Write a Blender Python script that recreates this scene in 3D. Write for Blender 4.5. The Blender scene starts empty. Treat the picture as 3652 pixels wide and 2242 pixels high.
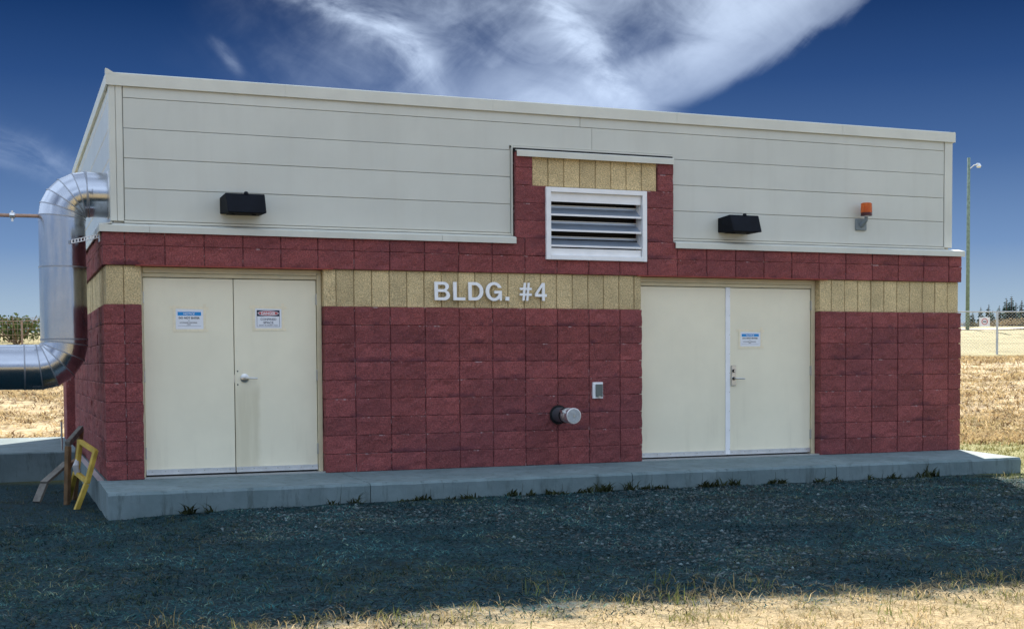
import bpy, bmesh, math, random
import numpy as np
from mathutils import Vector, Matrix, noise
R = math.radians
random.seed(7); rng = np.random.default_rng(7)
S = bpy.context.scene
COL = S.collection

# ------------------------------------------------------------------ camera
CAM = Vector((-3.266, -13.929, 1.153))
yaw, pitch, roll = 0.36943, -0.04166, -0.00652
fw = Vector((math.sin(yaw)*math.cos(pitch), math.cos(yaw)*math.cos(pitch), math.sin(pitch)))
rt = Vector((math.cos(yaw), -math.sin(yaw), 0)); up = rt.cross(fw)
rt2 = rt*math.cos(roll)+up*math.sin(roll); up2 = -rt*math.sin(roll)+up*math.cos(roll)
cd = bpy.data.cameras.new('camera'); cam = bpy.data.objects.new('camera', cd); COL.objects.link(cam)
m = Matrix((rt2, up2, -fw)).transposed().to_4x4(); m.translation = CAM
cam.matrix_world = m
cd.sensor_width = 36; cd.lens = 1307.58/1024*36; cd.shift_y = 105.18/1024
cd.clip_start = .1; cd.clip_end = 3000
S.camera = cam

# ------------------------------------------------------------------ light
SUN_AZ, SUN_EL = 29.0, 26.4          # clockwise from +Y (behind the building, to the right)
SUN_STRENGTH, SKY_STRENGTH, EXPOSURE = 3.4, 0.15, 1.95
sd = bpy.data.lights.new('sun', 'SUN'); sd.energy = SUN_STRENGTH; sd.angle = R(.5); sd.color = (1, .93, .82)
so = bpy.data.objects.new('sun', sd); COL.objects.link(so)
sdir = Vector((math.sin(R(SUN_AZ))*math.cos(R(SUN_EL)), math.cos(R(SUN_AZ))*math.cos(R(SUN_EL)), math.sin(R(SUN_EL))))
so.rotation_euler = sdir.to_track_quat('Z', 'Y').to_euler(); so.location = (20, 40, 40)
S.view_settings.view_transform = 'Standard'; S.view_settings.look = 'None'
S.cycles.max_bounces = 6; S.cycles.diffuse_bounces = 3; S.cycles.glossy_bounces = 3; S.cycles.transmission_bounces = 4
S.view_settings.gamma = 1; S.view_settings.exposure = EXPOSURE; S.view_settings.use_curve_mapping = False

class NT:
    """small node-tree writer"""
    def __init__(s, tree): s.t = tree; s.t.nodes.clear()
    def n(s, typ, props=None, **inp):
        nd = s.t.nodes.new(typ)
        for k, v in (props or {}).items(): setattr(nd, k, v)
        for k, v in inp.items():
            key = int(k[1:]) if k[0] == 'i' and k[1:].isdigit() else k.replace('_', ' ')
            sock = nd.inputs[key]
            if isinstance(v, bpy.types.NodeSocket): s.t.links.new(v, sock)
            else:
                if hasattr(sock.default_value, '__len__') and not hasattr(v, '__len__'): v = (v,)*len(sock.default_value)
                if hasattr(v, '__len__') and len(sock.default_value) == 4 and len(v) == 3: v = (*v, 1)
                sock.default_value = v
        return nd
    def math(s, op, a, b=0, c=0, clamp=False):
        return s.n('ShaderNodeMath', {'operation': op, 'use_clamp': clamp}, i0=a, i1=b, i2=c).outputs[0]
    def ss(s, v, a, b, lo=0, hi=1):
        return s.n('ShaderNodeMapRange', {'interpolation_type': 'SMOOTHSTEP'}, i0=v, i1=a, i2=b, i3=lo, i4=hi).outputs[0]
    def mix(s, f, a, b, mode='MIX'):
        nd = s.n('ShaderNodeMix', {'data_type': 'RGBA', 'blend_type': mode})
        for i, v in ((0, f), (6, a), (7, b)):
            if isinstance(v, bpy.types.NodeSocket): s.t.links.new(v, nd.inputs[i])
            else: nd.inputs[i].default_value = v if i == 0 else (*v[:3], 1)
        return nd.outputs[2]
    def noise(s, vec, scale, detail=4, rough=.55, dist=0):
        return s.n('ShaderNodeTexNoise', None, Vector=vec, Scale=scale, Detail=detail, Roughness=rough, Distortion=dist).outputs[0]
    def ramp(s, f, stops, interp='LINEAR'):
        nd = s.n('ShaderNodeValToRGB', None, Fac=f); cr = nd.color_ramp; cr.interpolation = interp
        while len(cr.elements) < len(stops): cr.elements.new(.5)
        for e, (p, c) in zip(cr.elements, stops): e.position = p; e.color = (*c, 1)
        return nd.outputs[0]

W = bpy.data.worlds.new('World'); S.world = W; W.use_nodes = True; W.cycles.sampling_method = 'MANUAL'; W.cycles.sample_map_resolution = 512
def build_world():
    t = NT(W.node_tree)
    sky = t.n('ShaderNodeTexSky', {'sky_type': 'NISHITA', 'sun_disc': False, 'sun_elevation': R(SUN_EL), 'sun_rotation': R(SUN_AZ),
              'altitude': 700, 'air_density': 1.0, 'dust_density': .3, 'ozone_density': 3.0}).outputs[0]
    d = t.n('ShaderNodeTexCoord').outputs['Generated']
    sx = t.n('ShaderNodeSeparateXYZ', None, Vector=d)
    X, Y, Z = sx.outputs
    el = t.math('MULTIPLY', t.math('ARCSINE', Z), 180/math.pi)
    az = t.math('MULTIPLY', t.math('ARCTAN2', X, Y), 180/math.pi)
    u = t.math('SUBTRACT', az, 21.2)
    # clear-air gradient: pale at the horizon, deep blue higher up, even all round
    base = t.ramp(t.math('DIVIDE', t.math('MAXIMUM', el, 0), 90), [(0, (.84, 1.04, 1.18)), (.030, (.58, .80, 1.06)), (.055, (.29, .50, .90)), (.096, (.105, .24, .58)),
                  (.133, (.036, .12, .38)), (.173, (.003, .045, .20)), (1, (.003, .045, .20))])
    sky2 = t.mix(.002, base, sky)
    # cirrus, seen as streaks in azimuth/elevation
    uv = t.n('ShaderNodeCombineXYZ', None, X=u, Y=el, Z=0.0).outputs[0]
    rot = t.n('ShaderNodeVectorRotate', {'rotation_type': 'Z_AXIS'}, Vector=uv, Angle=R(-38)).outputs[0]
    st = t.n('ShaderNodeVectorMath', {'operation': 'MULTIPLY'}, i0=rot, i1=(.075, .19, 1)).outputs[0]
    n1 = t.noise(st, 1.7, 7, .6, .45)
    rotb = t.n('ShaderNodeVectorRotate', {'rotation_type': 'Z_AXIS'}, Vector=uv, Angle=R(25)).outputs[0]
    stb = t.n('ShaderNodeVectorMath', {'operation': 'MULTIPLY'}, i0=rotb, i1=(.14, .26, 1)).outputs[0]
    n2 = t.noise(stb, 1.5, 7, .6, .6)
    # main bank: crisp lower right edge rising to the right, thinning to the left
    uw = t.math('ADD', u, t.math('MULTIPLY', t.math('SUBTRACT', n2, .5), 3.0))
    q = t.math('MAXIMUM', t.math('SUBTRACT', t.math('ADD', u, t.math('ADD', t.math('MULTIPLY', t.math('SUBTRACT', n2, .5), 1.6), t.math('MULTIPLY', t.math('SUBTRACT', n1, .5), 3.0))), 5.6), 0)
    e = t.math('SUBTRACT', t.math('SUBTRACT', el, 10.5), t.math('ADD', t.math('MULTIPLY', q, .2), t.math('MULTIPLY', t.math('MULTIPLY', q, q), .030)))
    edge = t.math('ADD', t.math('MULTIPLY', t.ss(e, -.25, .55), .62), t.math('MULTIPLY', t.ss(e, .1, 2.4), .38))
    nz = t.math('ADD', t.math('MULTIPLY', n1, .5), t.math('MULTIPLY', n2, .5))
    ub = t.math('SUBTRACT', 6.6, t.math('MULTIPLY', t.math('MAXIMUM', t.math('SUBTRACT', 13.6, el), 0), 3.0))
    core = t.math('MULTIPLY', t.ss(t.math('SUBTRACT', uw, ub), -2.0, 2.6), t.ss(nz, .28, .68, .50, 1.0))
    veil = t.math('MULTIPLY', t.ss(uw, -15, -1), t.ss(nz, .32, .72, .10, .66))
    bank = t.math('MULTIPLY', edge, t.math('MAXIMUM', core, veil))
    low = t.math('MULTIPLY', t.math('MULTIPLY', t.ss(el, 9, 11.2), t.ss(el, 14.2, 11.4)), t.math('MULTIPLY', t.ss(uw, -8, 2), t.ss(u, 8.0, 5.0)))
    bank = t.math('MAXIMUM', bank, t.math('MULTIPLY', low, t.ss(nz, .25, .7, .45, .95)))
    def streak(u0, v0, u1, v1, wid, amt):
        L = math.hypot(u1-u0, v1-v0); c, s_ = (u1-u0)/L, (v1-v0)/L
        du = t.math('SUBTRACT', u, u0); dv = t.math('SUBTRACT', el, v0)
        al = t.math('ADD', t.math('MULTIPLY', du, c), t.math('MULTIPLY', dv, s_))
        ac = t.math('ADD', t.math('ADD', t.math('MULTIPLY', du, -s_), t.math('MULTIPLY', dv, c)), t.math('MULTIPLY', t.math('SUBTRACT', n1, .5), wid*3))
        g = t.math('EXPONENT', t.math('MULTIPLY', t.math('POWER', t.math('DIVIDE', ac, wid), 2), -1))
        win = t.math('MULTIPLY', t.ss(al, -.25*L, .25*L), t.ss(al, 1.2*L, .6*L))
        return t.math('MULTIPLY', t.math('MULTIPLY', g, win), t.math('MULTIPLY', t.ss(n2, .3, .65), amt))
    c = t.math('MULTIPLY', bank, .46)
    for a in ((-11.5, 16.6, -4.0, 13.4, .60, .34), (-5.5, 14.6, -3.0, 12.0, .7, .22), (-12.7, 13.5, -11.6, 12.2, .22, .16),
              (-24, 9.6, -17.5, 8.0, .55, .15), (1.6, 16.2, 5.4, 11.2, .75, .28)):
        c = t.math('ADD', c, streak(*a))
    # unseen denser cloud, added over the rest of the dome to brighten the facade
    pl = t.n('ShaderNodeVectorMath', {'operation': 'SCALE'}, i0=d, i3=1).outputs[0]
    den = t.math('ADD', t.math('MAXIMUM', Z, 0), .12)
    px = t.n('ShaderNodeCombineXYZ', None, X=t.math('DIVIDE', X, den), Y=t.math('MULTIPLY', t.math('DIVIDE', Y, den), .45), Z=0.0).outputs[0]
    gen = t.noise(px, 1.1, 5, .6, 1.0)
    genm = t.math('MULTIPLY', t.ss(gen, .26, .62), .9)
    away = t.math('MAXIMUM', t.ss(el, 15.5, 24), t.ss(t.math('ABSOLUTE', u), 24, 36))
    away = t.math('MULTIPLY', away, t.ss(el, 3, 14))
    c = t.math('ADD', c, t.math('MULTIPLY', genm, away))
    c = t.math('MULTIPLY', t.math('MINIMUM', c, .93), t.ss(el, 1, 8))
    out = t.mix(c, sky2, (2.2, 2.6, 3.2))
    bg = t.n('ShaderNodeBackground', None, Color=out, Strength=SKY_STRENGTH)
    t.n('ShaderNodeOutputWorld', None, Surface=bg.outputs[0])
build_world()

# ------------------------------------------------------------------ materials
MATS = {}
def mat(name, color, rough=.7, metal=0, var=.12, scale=6, bump=0, bscale=60, spec=.4, fn=None, coat=0):
    """principled material with procedural tone variation; fn(t, col, pos) may return a new colour socket and height socket"""
    m = bpy.data.materials.new(name); m.use_nodes = True; t = NT(m.node_tree)
    pos = t.n('ShaderNodeNewGeometry').outputs['Position']
    n = t.noise(pos, scale, 5, .6)
    lo = tuple(c*(1-var) for c in color); hi = tuple(min(1, c*(1+var)) for c in color)
    col = t.mix(t.ss(n, .3, .7), lo, hi); h = None; rsock = rough
    if fn:
        res = fn(t, col, pos)
        col = res[0]; h = res[1] if len(res) > 1 else None
        if len(res) > 2: rsock = res[2]
    b = t.n('ShaderNodeBsdfPrincipled', None, Base_Color=col, Roughness=rsock, Metallic=metal)
    b.inputs['Specular IOR Level'].default_value = spec
    if coat: b.inputs['Coat Weight'].default_value = coat
    if bump:
        if h is None: h = t.noise(pos, bscale, 6, .65)
        bp = t.n('ShaderNodeBump', None, Strength=bump, Distance=.01, Height=h)
        t.t.links.new(bp.outputs[0], b.inputs['Normal'])
    t.n('ShaderNodeOutputMaterial', None, Surface=b.outputs[0])
    MATS[name] = m; return m

def block_fn(speck, rnd_amt, stain=True):
    def fn(t, col, pos):
        rnd = t.n('ShaderNodeObjectInfo').outputs['Random']
        v = t.n('ShaderNodeMapRange', None, i0=rnd, i1=0, i2=1, i3=1-rnd_amt, i4=1+rnd_amt).outputs[0]
        col = t.n('ShaderNodeVectorMath', {'operation': 'SCALE'}, i0=col, i3=v).outputs[0]
        fine = t.noise(pos, 70, 6, .7)
        col = t.mix(t.ss(fine, .32, .68), t.n('ShaderNodeVectorMath', {'operation': 'SCALE'}, i0=col, i3=.58).outputs[0], t.n('ShaderNodeVectorMath', {'operation': 'SCALE'}, i0=col, i3=1.40).outputs[0])
        sp = t.n('ShaderNodeTexVoronoi', None, Vector=pos, Scale=95).outputs[0]
        spm = t.math('MULTIPLY', t.ss(sp, .26, .10), t.ss(t.noise(pos, 45, 2), .46, .56))
        col = t.mix(t.math('MULTIPLY', spm, .7), col, speck)
        if stain:
            st = t.n('ShaderNodeVectorMath', {'operation': 'MULTIPLY'}, i0=pos, i1=(2.6, 2.6, 5.5)).outputs[0]
            s2 = t.ss(t.noise(st, 1.3, 7, .7, .6), .54, .72)
            col = t.mix(t.math('MULTIPLY', s2, .35), col, (.10, .030, .040))
            lz = t.n('ShaderNodeSeparateXYZ', None, Vector=t.n('ShaderNodeTexCoord').outputs['Object']).outputs[2]
            low = t.math('MULTIPLY', t.ss(t.math('ADD', lz, t.math('MULTIPLY', t.noise(pos, 16, 5, .7), -.09)), .02, -.03), t.ss(t.noise(pos, 2.1, 3), .52, .64))
            col = t.mix(t.math('MULTIPLY', low, .6), col, (.055, .016, .030))
            big = t.ss(t.noise(pos, .9, 4, .6), .35, .68)
            col = t.mix(t.math('MULTIPLY', big, .30), col, (.13, .045, .062))
            pe = t.n('ShaderNodeVectorMath', {'operation': 'MULTIPLY'}, i0=pos, i1=(6, 6, 2.5)).outputs[0]
            ef = t.math('MULTIPLY', t.ss(lz, .180, .189), t.ss(t.noise(pe, 1.3, 6, .75, .4), .56, .64))
            col = t.mix(t.math('MULTIPLY', ef, .65), col, (.52, .40, .40))
        h = t.math('ADD', t.math('MULTIPLY', fine, .7), t.math('MULTIPLY', t.noise(pos, 22, 5, .6), 1.2))
        return col, h
    return fn
RED = mat('red_split_face', (.25, .066, .063), .9, var=.14, scale=3.1, bump=1.0, fn=block_fn((.60, .38, .36), .16))
TAN = mat('tan_split_face', (.58, .455, .25), .9, var=.10, scale=4, bump=1.0, fn=block_fn((.66, .55, .36), .12, False))
def mortar_fn(t, col, pos):
    p = t.n('ShaderNodeVectorMath', {'operation': 'MULTIPLY'}, i0=pos, i1=(3.5, 3.5, 9)).outputs[0]
    ef = t.ss(t.noise(p, 1.5, 6, .72, .4), .52, .62)
    return (t.mix(t.math('MULTIPLY', ef, .85), col, (.50, .36, .36)),)
MORTAR = mat('red_mortar', (.16, .046, .052), .95, var=.2, scale=9, bump=.5, fn=mortar_fn)
TMORTAR = mat('tan_mortar', (.30, .23, .12), .95, var=.2, scale=9, bump=.5)
def panel_fn(t, col, pos):
    p = t.n('ShaderNodeVectorMath', {'operation': 'MULTIPLY'}, i0=pos, i1=(5, 5, .5)).outputs[0]
    s = t.ss(t.noise(p, 1.2, 6, .6), .45, .75)
    col = t.mix(t.math('MULTIPLY', s, .11), col, (.42, .40, .34))
    rnd = t.n('ShaderNodeObjectInfo').outputs['Random']
    col = t.n('ShaderNodeVectorMath', {'operation': 'SCALE'}, i0=col, i3=t.n('ShaderNodeMapRange', None, i0=rnd, i3=.97, i4=1.03).outputs[0]).outputs[0]
    h = t.math('ADD', t.noise(pos, 1.7, 3, .5), t.math('MULTIPLY', t.noise(pos, 260, 2), .03))
    return col, h
PANEL = mat('grey_siding', (.60, .615, .56), .27, var=.035, scale=1.2, bump=.12, fn=panel_fn, spec=.5)
TRIM = mat('grey_trim', (.63, .64, .575), .4, var=.05, scale=2, spec=.5)
def door_fn(t, col, pos):
    sx = t.n('ShaderNodeSeparateXYZ', None, Vector=pos)
    p = t.n('ShaderNodeVectorMath', {'operation': 'MULTIPLY'}, i0=pos, i1=(6, 6, .7)).outputs[0]
    s = t.ss(t.noise(p, 1.0, 6, .6), .5, .78)
    low = t.ss(sx.outputs[2], .9, 0)
    col = t.mix(t.math('MULTIPLY', t.math('MULTIPLY', s, t.math('ADD', low, .25)), .22), col, (.36, .31, .20))
    return col, t.math('ADD', t.noise(pos, 2.2, 3), t.math('MULTIPLY', t.noise(pos, 200, 2), .05))
DOOR = mat('cream_door_paint', (.88, .82, .63), .38, var=.035, scale=1.5, bump=.10, fn=door_fn, spec=.5)
def stain_door_fn(t, col, pos):
    col, h = door_fn(t, col, pos)
    sx = t.n('ShaderNodeSeparateXYZ', None, Vector=pos)
    wob = t.math('MULTIPLY', t.math('SUBTRACT', t.noise(pos, 3, 5), .5), .12)
    x = t.math('ADD', sx.outputs[0], wob)
    band = t.math('MULTIPLY', t.ss(x, -.69, -.76), t.ss(sx.outputs[2], 1.02, .85))
    p = t.n('ShaderNodeVectorMath', {'operation': 'MULTIPLY'}, i0=pos, i1=(14, 14, 1.2)).outputs[0]
    col = t.mix(t.math('MULTIPLY', t.math('MULTIPLY', band, t.ss(t.noise(p, 1, 6), .25, .6, .5, 1)), .34), col, (.42, .36, .20))
    return col, h
DOOR2 = mat('cream_door_paint_stained', (.88, .82, .63), .38, var=.035, scale=1.5, bump=.10, fn=stain_door_fn, spec=.5)
FRAME = mat('cream_frame_paint', (.68, .60, .40), .45, var=.06, scale=5, spec=.5)
GALV = mat('galvanised_steel', (.74, .75, .76), .34, metal=.85, var=.08, scale=9)
def duct_fn(t, col, pos):
    p = t.n('ShaderNodeVectorMath', {'operation': 'MULTIPLY'}, i0=pos, i1=(9, 9, 1.2)).outputs[0]
    r = t.n('ShaderNodeMapRange', None, i0=t.noise(p, 1.5, 5), i1=.3, i2=.7, i3=.16, i4=.28).outputs[0]
    return col, t.math('ADD', t.noise(pos, 5, 3), t.math('MULTIPLY', t.noise(p, 4, 4), .4)), r
DUCT = mat('aluminium_jacketing', (.46, .49, .55), .22, metal=1, var=.05, scale=4, bump=.03, fn=duct_fn)
WHITE = mat('white_louver_paint', (.88, .89, .90), .4, var=.04, scale=6)
BLADE = mat('bare_aluminium_blade', (.42, .50, .61), .38, metal=.55, var=.06, scale=7)
LETTER = mat('white_letter', (.93, .94, .95), .35, var=.03, scale=8)
BLACK = mat('black_bronze_paint', (.004, .006, .011), .6, var=.3, scale=8, spec=.15)
DARK = mat('dark_void', (.012, .012, .013), .9)
def conc_fn(t, col, pos):
    big = t.ss(t.noise(pos, 1.3, 6, .65), .35, .7)
    col = t.mix(t.math('MULTIPLY', big, .55), col, (.09, .145, .155))
    p = t.n('ShaderNodeVectorMath', {'operation': 'MULTIPLY'}, i0=pos, i1=(7, 7, 1.4)).outputs[0]
    st = t.ss(t.noise(p, 1.4, 6, .7), .50, .70)
    col = t.mix(t.math('MULTIPLY', st, .6), col, (.05, .07, .065))
    return col, t.math('ADD', t.noise(pos, 18, 6, .65), t.math('MULTIPLY', t.noise(pos, 120, 3), .3))
CONC = mat('weathered_concrete', (.165, .225, .24), .88, var=.12, scale=3, bump=.5, fn=conc_fn)
PAPER = mat('paper', (.82, .84, .88), .6, var=.02)
TAPE = mat('masking_tape', (.88, .79, .58), .6, var=.05, scale=30)
BLUE = mat('notice_blue', (.015, .28, .68), .5, var=.02)
NAVY = mat('danger_black', (.02, .02, .045), .5, var=.02)
INK = mat('ink', (.03, .03, .04), .6)
INK2 = mat('faded_ink', (.14, .15, .19), .6)
DRED = mat('danger_red', (.55, .09, .10), .5, var=.02)
STEEL = mat('satin_steel', (.62, .62, .60), .3, metal=1, var=.05, scale=20)
HINGE = mat('hinge_steel', (.50, .50, .47), .4, metal=.8, var=.1, scale=30)
YWOOD = mat('yellow_painted_wood', (.52, .36, .06), .65, var=.22, scale=9, bump=.3)
BWOOD = mat('weathered_wood', (.20, .12, .06), .85, var=.3, scale=9, bump=.5)
GWOOD = mat('grey_board', (.17, .16, .14), .85, var=.3, scale=9, bump=.5)
POLE = mat('treated_pole', (.20, .27, .21), .85, var=.25, scale=5, bump=.3)
RUSTROD = mat('painted_conduit', (.42, .27, .20), .5, var=.15, scale=12)
LEAF = mat('weed_leaf', (.030, .036, .020), .7, var=.3, scale=20)
def glass_amber():
    m = bpy.data.materials.new('amber_lens'); m.use_nodes = True; t = NT(m.node_tree)
    b = t.n('ShaderNodeBsdfPrincipled', None, Base_Color=(.86, .20, .04), Roughness=.18)
    b.inputs['Transmission Weight'].default_value = .55; b.inputs['IOR'].default_value = 1.3
    t.n('ShaderNodeOutputMaterial', None, Surface=b.outputs[0]); return m
AMBER = glass_amber()
def blade_mat(name, rough=.75):
    m = bpy.data.materials.new(name); m.use_nodes = True; t = NT(m.node_tree)
    c = t.n('ShaderNodeAttribute', {'attribute_name': 'tint'}).outputs['Color']
    b = t.n('ShaderNodeBsdfDiffuse', None, Color=c)
    tr = t.n('ShaderNodeBsdfTranslucent', None, Color=c)
    mx = t.n('ShaderNodeMixShader', None, i0=.3, i1=b.outputs[0], i2=tr.outputs[0])
    t.n('ShaderNodeOutputMaterial', None, Surface=mx.outputs[0]); return m
BLADES = blade_mat('grass_blades')
NEEDLE = blade_mat('needles')

# ------------------------------------------------------------------ builders
class MB:
    def __init__(s): s.v = []; s.f = []
    def add(s, vs, fs):
        o = len(s.v); s.v += [tuple(p) for p in vs]; s.f += [tuple(i+o for i in f) for f in fs]; return s
    def box(s, x0, x1, y0, y1, z0, z1):
        return s.add([(x0,y0,z0),(x1,y0,z0),(x1,y1,z0),(x0,y1,z0),(x0,y0,z1),(x1,y0,z1),(x1,y1,z1),(x0,y1,z1)],
                     [(0,3,2,1),(4,5,6,7),(0,1,5,4),(1,2,6,5),(2,3,7,6),(3,0,4,7)])
    def bar(s, a, b, w, h, side=None):
        a, b = Vector(a), Vector(b); d = (b-a).normalized()
        r = side and Vector(side) or d.cross(Vector((0,0,1)))
        if r.length < 1e-3: r = Vector((1,0,0))
        r = (r-d*r.dot(d)).normalized(); u = r.cross(d)
        vs = [p+r*i*w/2+u*j*h/2 for p in (a, b) for i, j in ((-1,-1),(1,-1),(1,1),(-1,1))]
        return s.add(vs, [(0,1,2,3),(7,6,5,4),(0,4,5,1),(1,5,6,2),(2,6,7,3),(3,7,4,0)])
    def tube(s, pts, rad, n=12, caps=True):
        pts = [Vector(p) for p in pts]
        if not hasattr(rad, '__len__'): rad = [rad]*len(pts)
        o = len(s.v); prev = None
        for i, p in enumerate(pts):
            d = (pts[min(i+1, len(pts)-1)]-pts[max(i-1, 0)]).normalized()
            if prev is None:
                r = d.cross(Vector((0,0,1)))
                if r.length < 1e-3: r = Vector((1,0,0))
            else: r = prev-d*prev.dot(d)
            r.normalize(); prev = r; u = d.cross(r)
            for k in range(n):
                a = 2*math.pi*k/n; s.v.append(tuple(p+(r*math.cos(a)+u*math.sin(a))*rad[i]))
        for i in range(len(pts)-1):
            for k in range(n):
                k2 = (k+1) % n; s.f.append((o+i*n+k, o+i*n+k2, o+(i+1)*n+k2, o+(i+1)*n+k))
        if caps:
            s.f.append(tuple(o+k for k in reversed(range(n)))); s.f.append(tuple(o+(len(pts)-1)*n+k for k in range(n)))
        return s
    def prism(s, poly, axis, a, b):
        """poly of 2D points extruded along an axis from a to b"""
        def P(q, w): return {'x': (w, q[0], q[1]), 'y': (q[0], w, q[1]), 'z': (q[0], q[1], w)}[axis]
        n = len(poly)
        return s.add([P(q, a) for q in poly]+[P(q, b) for q in poly], [tuple(range(n)), tuple(range(2*n-1, n-1, -1))]+[(i, i+n, (i+1) % n+n, (i+1) % n) for i in range(n)])
    def mesh(s, name, material=None, smooth=False, bevel=0):
        me = bpy.data.meshes.new(name); me.from_pydata(s.v, [], s.f)
        bm = bmesh.new(); bm.from_mesh(me); bmesh.ops.recalc_face_normals(bm, faces=bm.faces)
        if bevel: bmesh.ops.bevel(bm, geom=[e for e in bm.edges if len(e.link_faces) == 2 and e.calc_face_angle(0) > .5], offset=bevel, segments=1, affect='EDGES', clamp_overlap=True)
        bm.to_mesh(me); bm.free()
        if material: me.materials.append(material)
        if smooth: me.shade_smooth()
        return me
    def build(s, name, material, parent=None, smooth=False, bevel=0, **kw):
        return link(name, s.mesh(name, material, smooth, bevel), parent, **kw)
def link(name, data, parent=None, loc=None, rot=None, label=None, cat=None, group=None, kind=None):
    o = bpy.data.objects.new(name, data); COL.objects.link(o)
    if parent: o.parent = parent
    if loc: o.location = loc
    if rot: o.rotation_euler = rot
    return tag(o, label, cat, group, kind)
def tag(o, label=None, cat=None, group=None, kind=None):
    for k, v in (('label', label), ('category', cat), ('group', group), ('kind', kind)):
        if v: o[k] = v
    return o
def thing(name, label, cat, loc=(0,0,0), group=None): return link(name, None, None, loc, None, label, cat, group)
def smooth_sharp(o, ang=35):
    me = o.data; me.shade_smooth(); me.set_sharp_from_angle(angle=R(ang)); return o

def sstep(a, b, x):
    t = min(1, max(0, (x-a)/(b-a))); return t*t*(3-2*t)
FH = (math.sin(yaw), math.cos(yaw))
def ground_h(x, y):
    s = (x-CAM.x)*FH[0]+(y-CAM.y)*FH[1]
    z = -.225+.03*sstep(-2.4, .5, x)*sstep(-5, -1.5, y)+.095*sstep(2.6, -1.6, x)*sstep(-5, -7, y)-.055*sstep(-1.2, -2.8, x)*sstep(-4, -.5, y)
    z += .03*noise.noise((x*.35, y*.35, 1.7))*sstep(.2, 3, abs(y+1)) if s < 40 else 0
    if s < 16: z += .016*noise.noise((x*2.6, y*2.6, 3.3))+.010*noise.noise((x*7, y*7, 6.3))
    b = 1.53*sstep(22, 50, s)
    if s > 50: b += .05*(min(s, 100)-50)+.0262*max(0, min(s, 420)-100)
    z += b
    if s > 20: z += .10*sstep(20, 30, s)*noise.noise((x*.22, y*.22, 5.1))+.05*sstep(20, 30, s)*noise.noise((x*.8, y*.8, 9.1))
    return z

# ------------------------------------------------------------------ ground sheet
def build_ground():
    def axis(c, lo, hi, near, n):
        k = 7.2; ts = np.linspace(-1, 1, n); sh = np.sinh(k*ts)/np.sinh(k)
        return np.where(sh < 0, c+(c-lo)*sh, c+(hi-c)*sh)
    xs = axis(1, -700, 700, .1, 401); ys = axis(-5, -160, 1200, .1, 381)
    vs = [(x, y, ground_h(x, y)) for y in ys for x in xs]
    nx = len(xs); fs = [(j*nx+i, j*nx+i+1, (j+1)*nx+i+1, (j+1)*nx+i) for j in range(len(ys)-1) for i in range(nx-1)]
    me = bpy.data.meshes.new('ground'); me.from_pydata(vs, [], fs); me.shade_smooth()
    m = bpy.data.materials.new('ground_soil'); m.use_nodes = True; t = NT(m.node_tree)
    pos = t.n('ShaderNodeNewGeometry').outputs['Position']; sx = t.n('ShaderNodeSeparateXYZ', None, Vector=pos); X, Y, Z = sx.outputs
    s = t.math('ADD', t.math('MULTIPLY', t.math('SUBTRACT', X, CAM.x), FH[0]), t.math('MULTIPLY', t.math('SUBTRACT', Y, CAM.y), FH[1]))
    n1 = t.noise(pos, .6, 6, .6); n2 = t.noise(pos, 3, 6, .65); n3 = t.noise(pos, 28, 5, .7); n4 = t.noise(pos, 90, 4, .7)
    # gravel round the slab, with dark teal shade put into its colour
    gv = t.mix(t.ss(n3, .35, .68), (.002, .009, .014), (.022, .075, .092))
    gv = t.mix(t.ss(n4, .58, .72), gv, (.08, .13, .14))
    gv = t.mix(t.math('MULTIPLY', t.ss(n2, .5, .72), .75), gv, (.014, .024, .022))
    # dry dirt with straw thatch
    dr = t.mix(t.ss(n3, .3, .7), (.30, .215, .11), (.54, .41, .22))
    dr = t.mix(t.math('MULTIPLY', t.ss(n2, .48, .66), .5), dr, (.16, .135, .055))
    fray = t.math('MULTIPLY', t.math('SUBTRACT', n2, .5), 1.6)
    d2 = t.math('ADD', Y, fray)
    edge = t.ss(d2, -8.0, -7.3)  # colour change from shaded to sunlit ground follows the building's shadow edge
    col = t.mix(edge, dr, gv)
    # green verge right of and behind the building
    gr = t.mix(t.ss(n3, .3, .7), (.15, .16, .045), (.32, .30, .11))
    verge = t.math('MAXIMUM', t.ss(s, 15.8, 17.2), t.math('MULTIPLY', t.ss(t.math('ADD', X, fray), 7.3, 8.3), t.ss(Y, -2.6, -1.6)))
    col = t.mix(verge, col, gr)
    straw = t.mix(t.ss(n2, .35, .58), (.20, .13, .065), (.60, .46, .26))
    straw = t.mix(t.ss(n3, .55, .75), straw, (.70, .56, .36))
    col = t.mix(t.ss(t.math('ADD', s, fray), 21.0, 23.0), col, straw)
    rg = t.math('MULTIPLY', t.math('MULTIPLY', t.ss(s, 48.2, 49.3), t.ss(s, 50.6, 49.9)), t.ss(n1, .35, .55))
    field = t.mix(t.ss(n1, .35, .65), (.25, .215, .095), (.38, .32, .165))
    col = t.mix(t.ss(t.math('ADD', s, fray), 48.5, 50), col, field)
    col = t.mix(t.math('MULTIPLY', rg, .85), col, (.07, .038, .028))
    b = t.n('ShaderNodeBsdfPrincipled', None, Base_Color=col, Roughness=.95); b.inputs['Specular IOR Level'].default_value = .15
    h = t.math('ADD', t.math('MULTIPLY', n2, 1.0), t.math('ADD', t.math('MULTIPLY', n3, .8), t.math('MULTIPLY', n4, .35)))
    bp = t.n('ShaderNodeBump', None, Strength=.9, Distance=.035, Height=h); t.t.links.new(bp.outputs[0], b.inputs['Normal'])
    t.n('ShaderNodeOutputMaterial', None, Surface=b.outputs[0])
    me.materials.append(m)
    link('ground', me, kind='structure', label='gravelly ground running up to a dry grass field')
build_ground()

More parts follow.
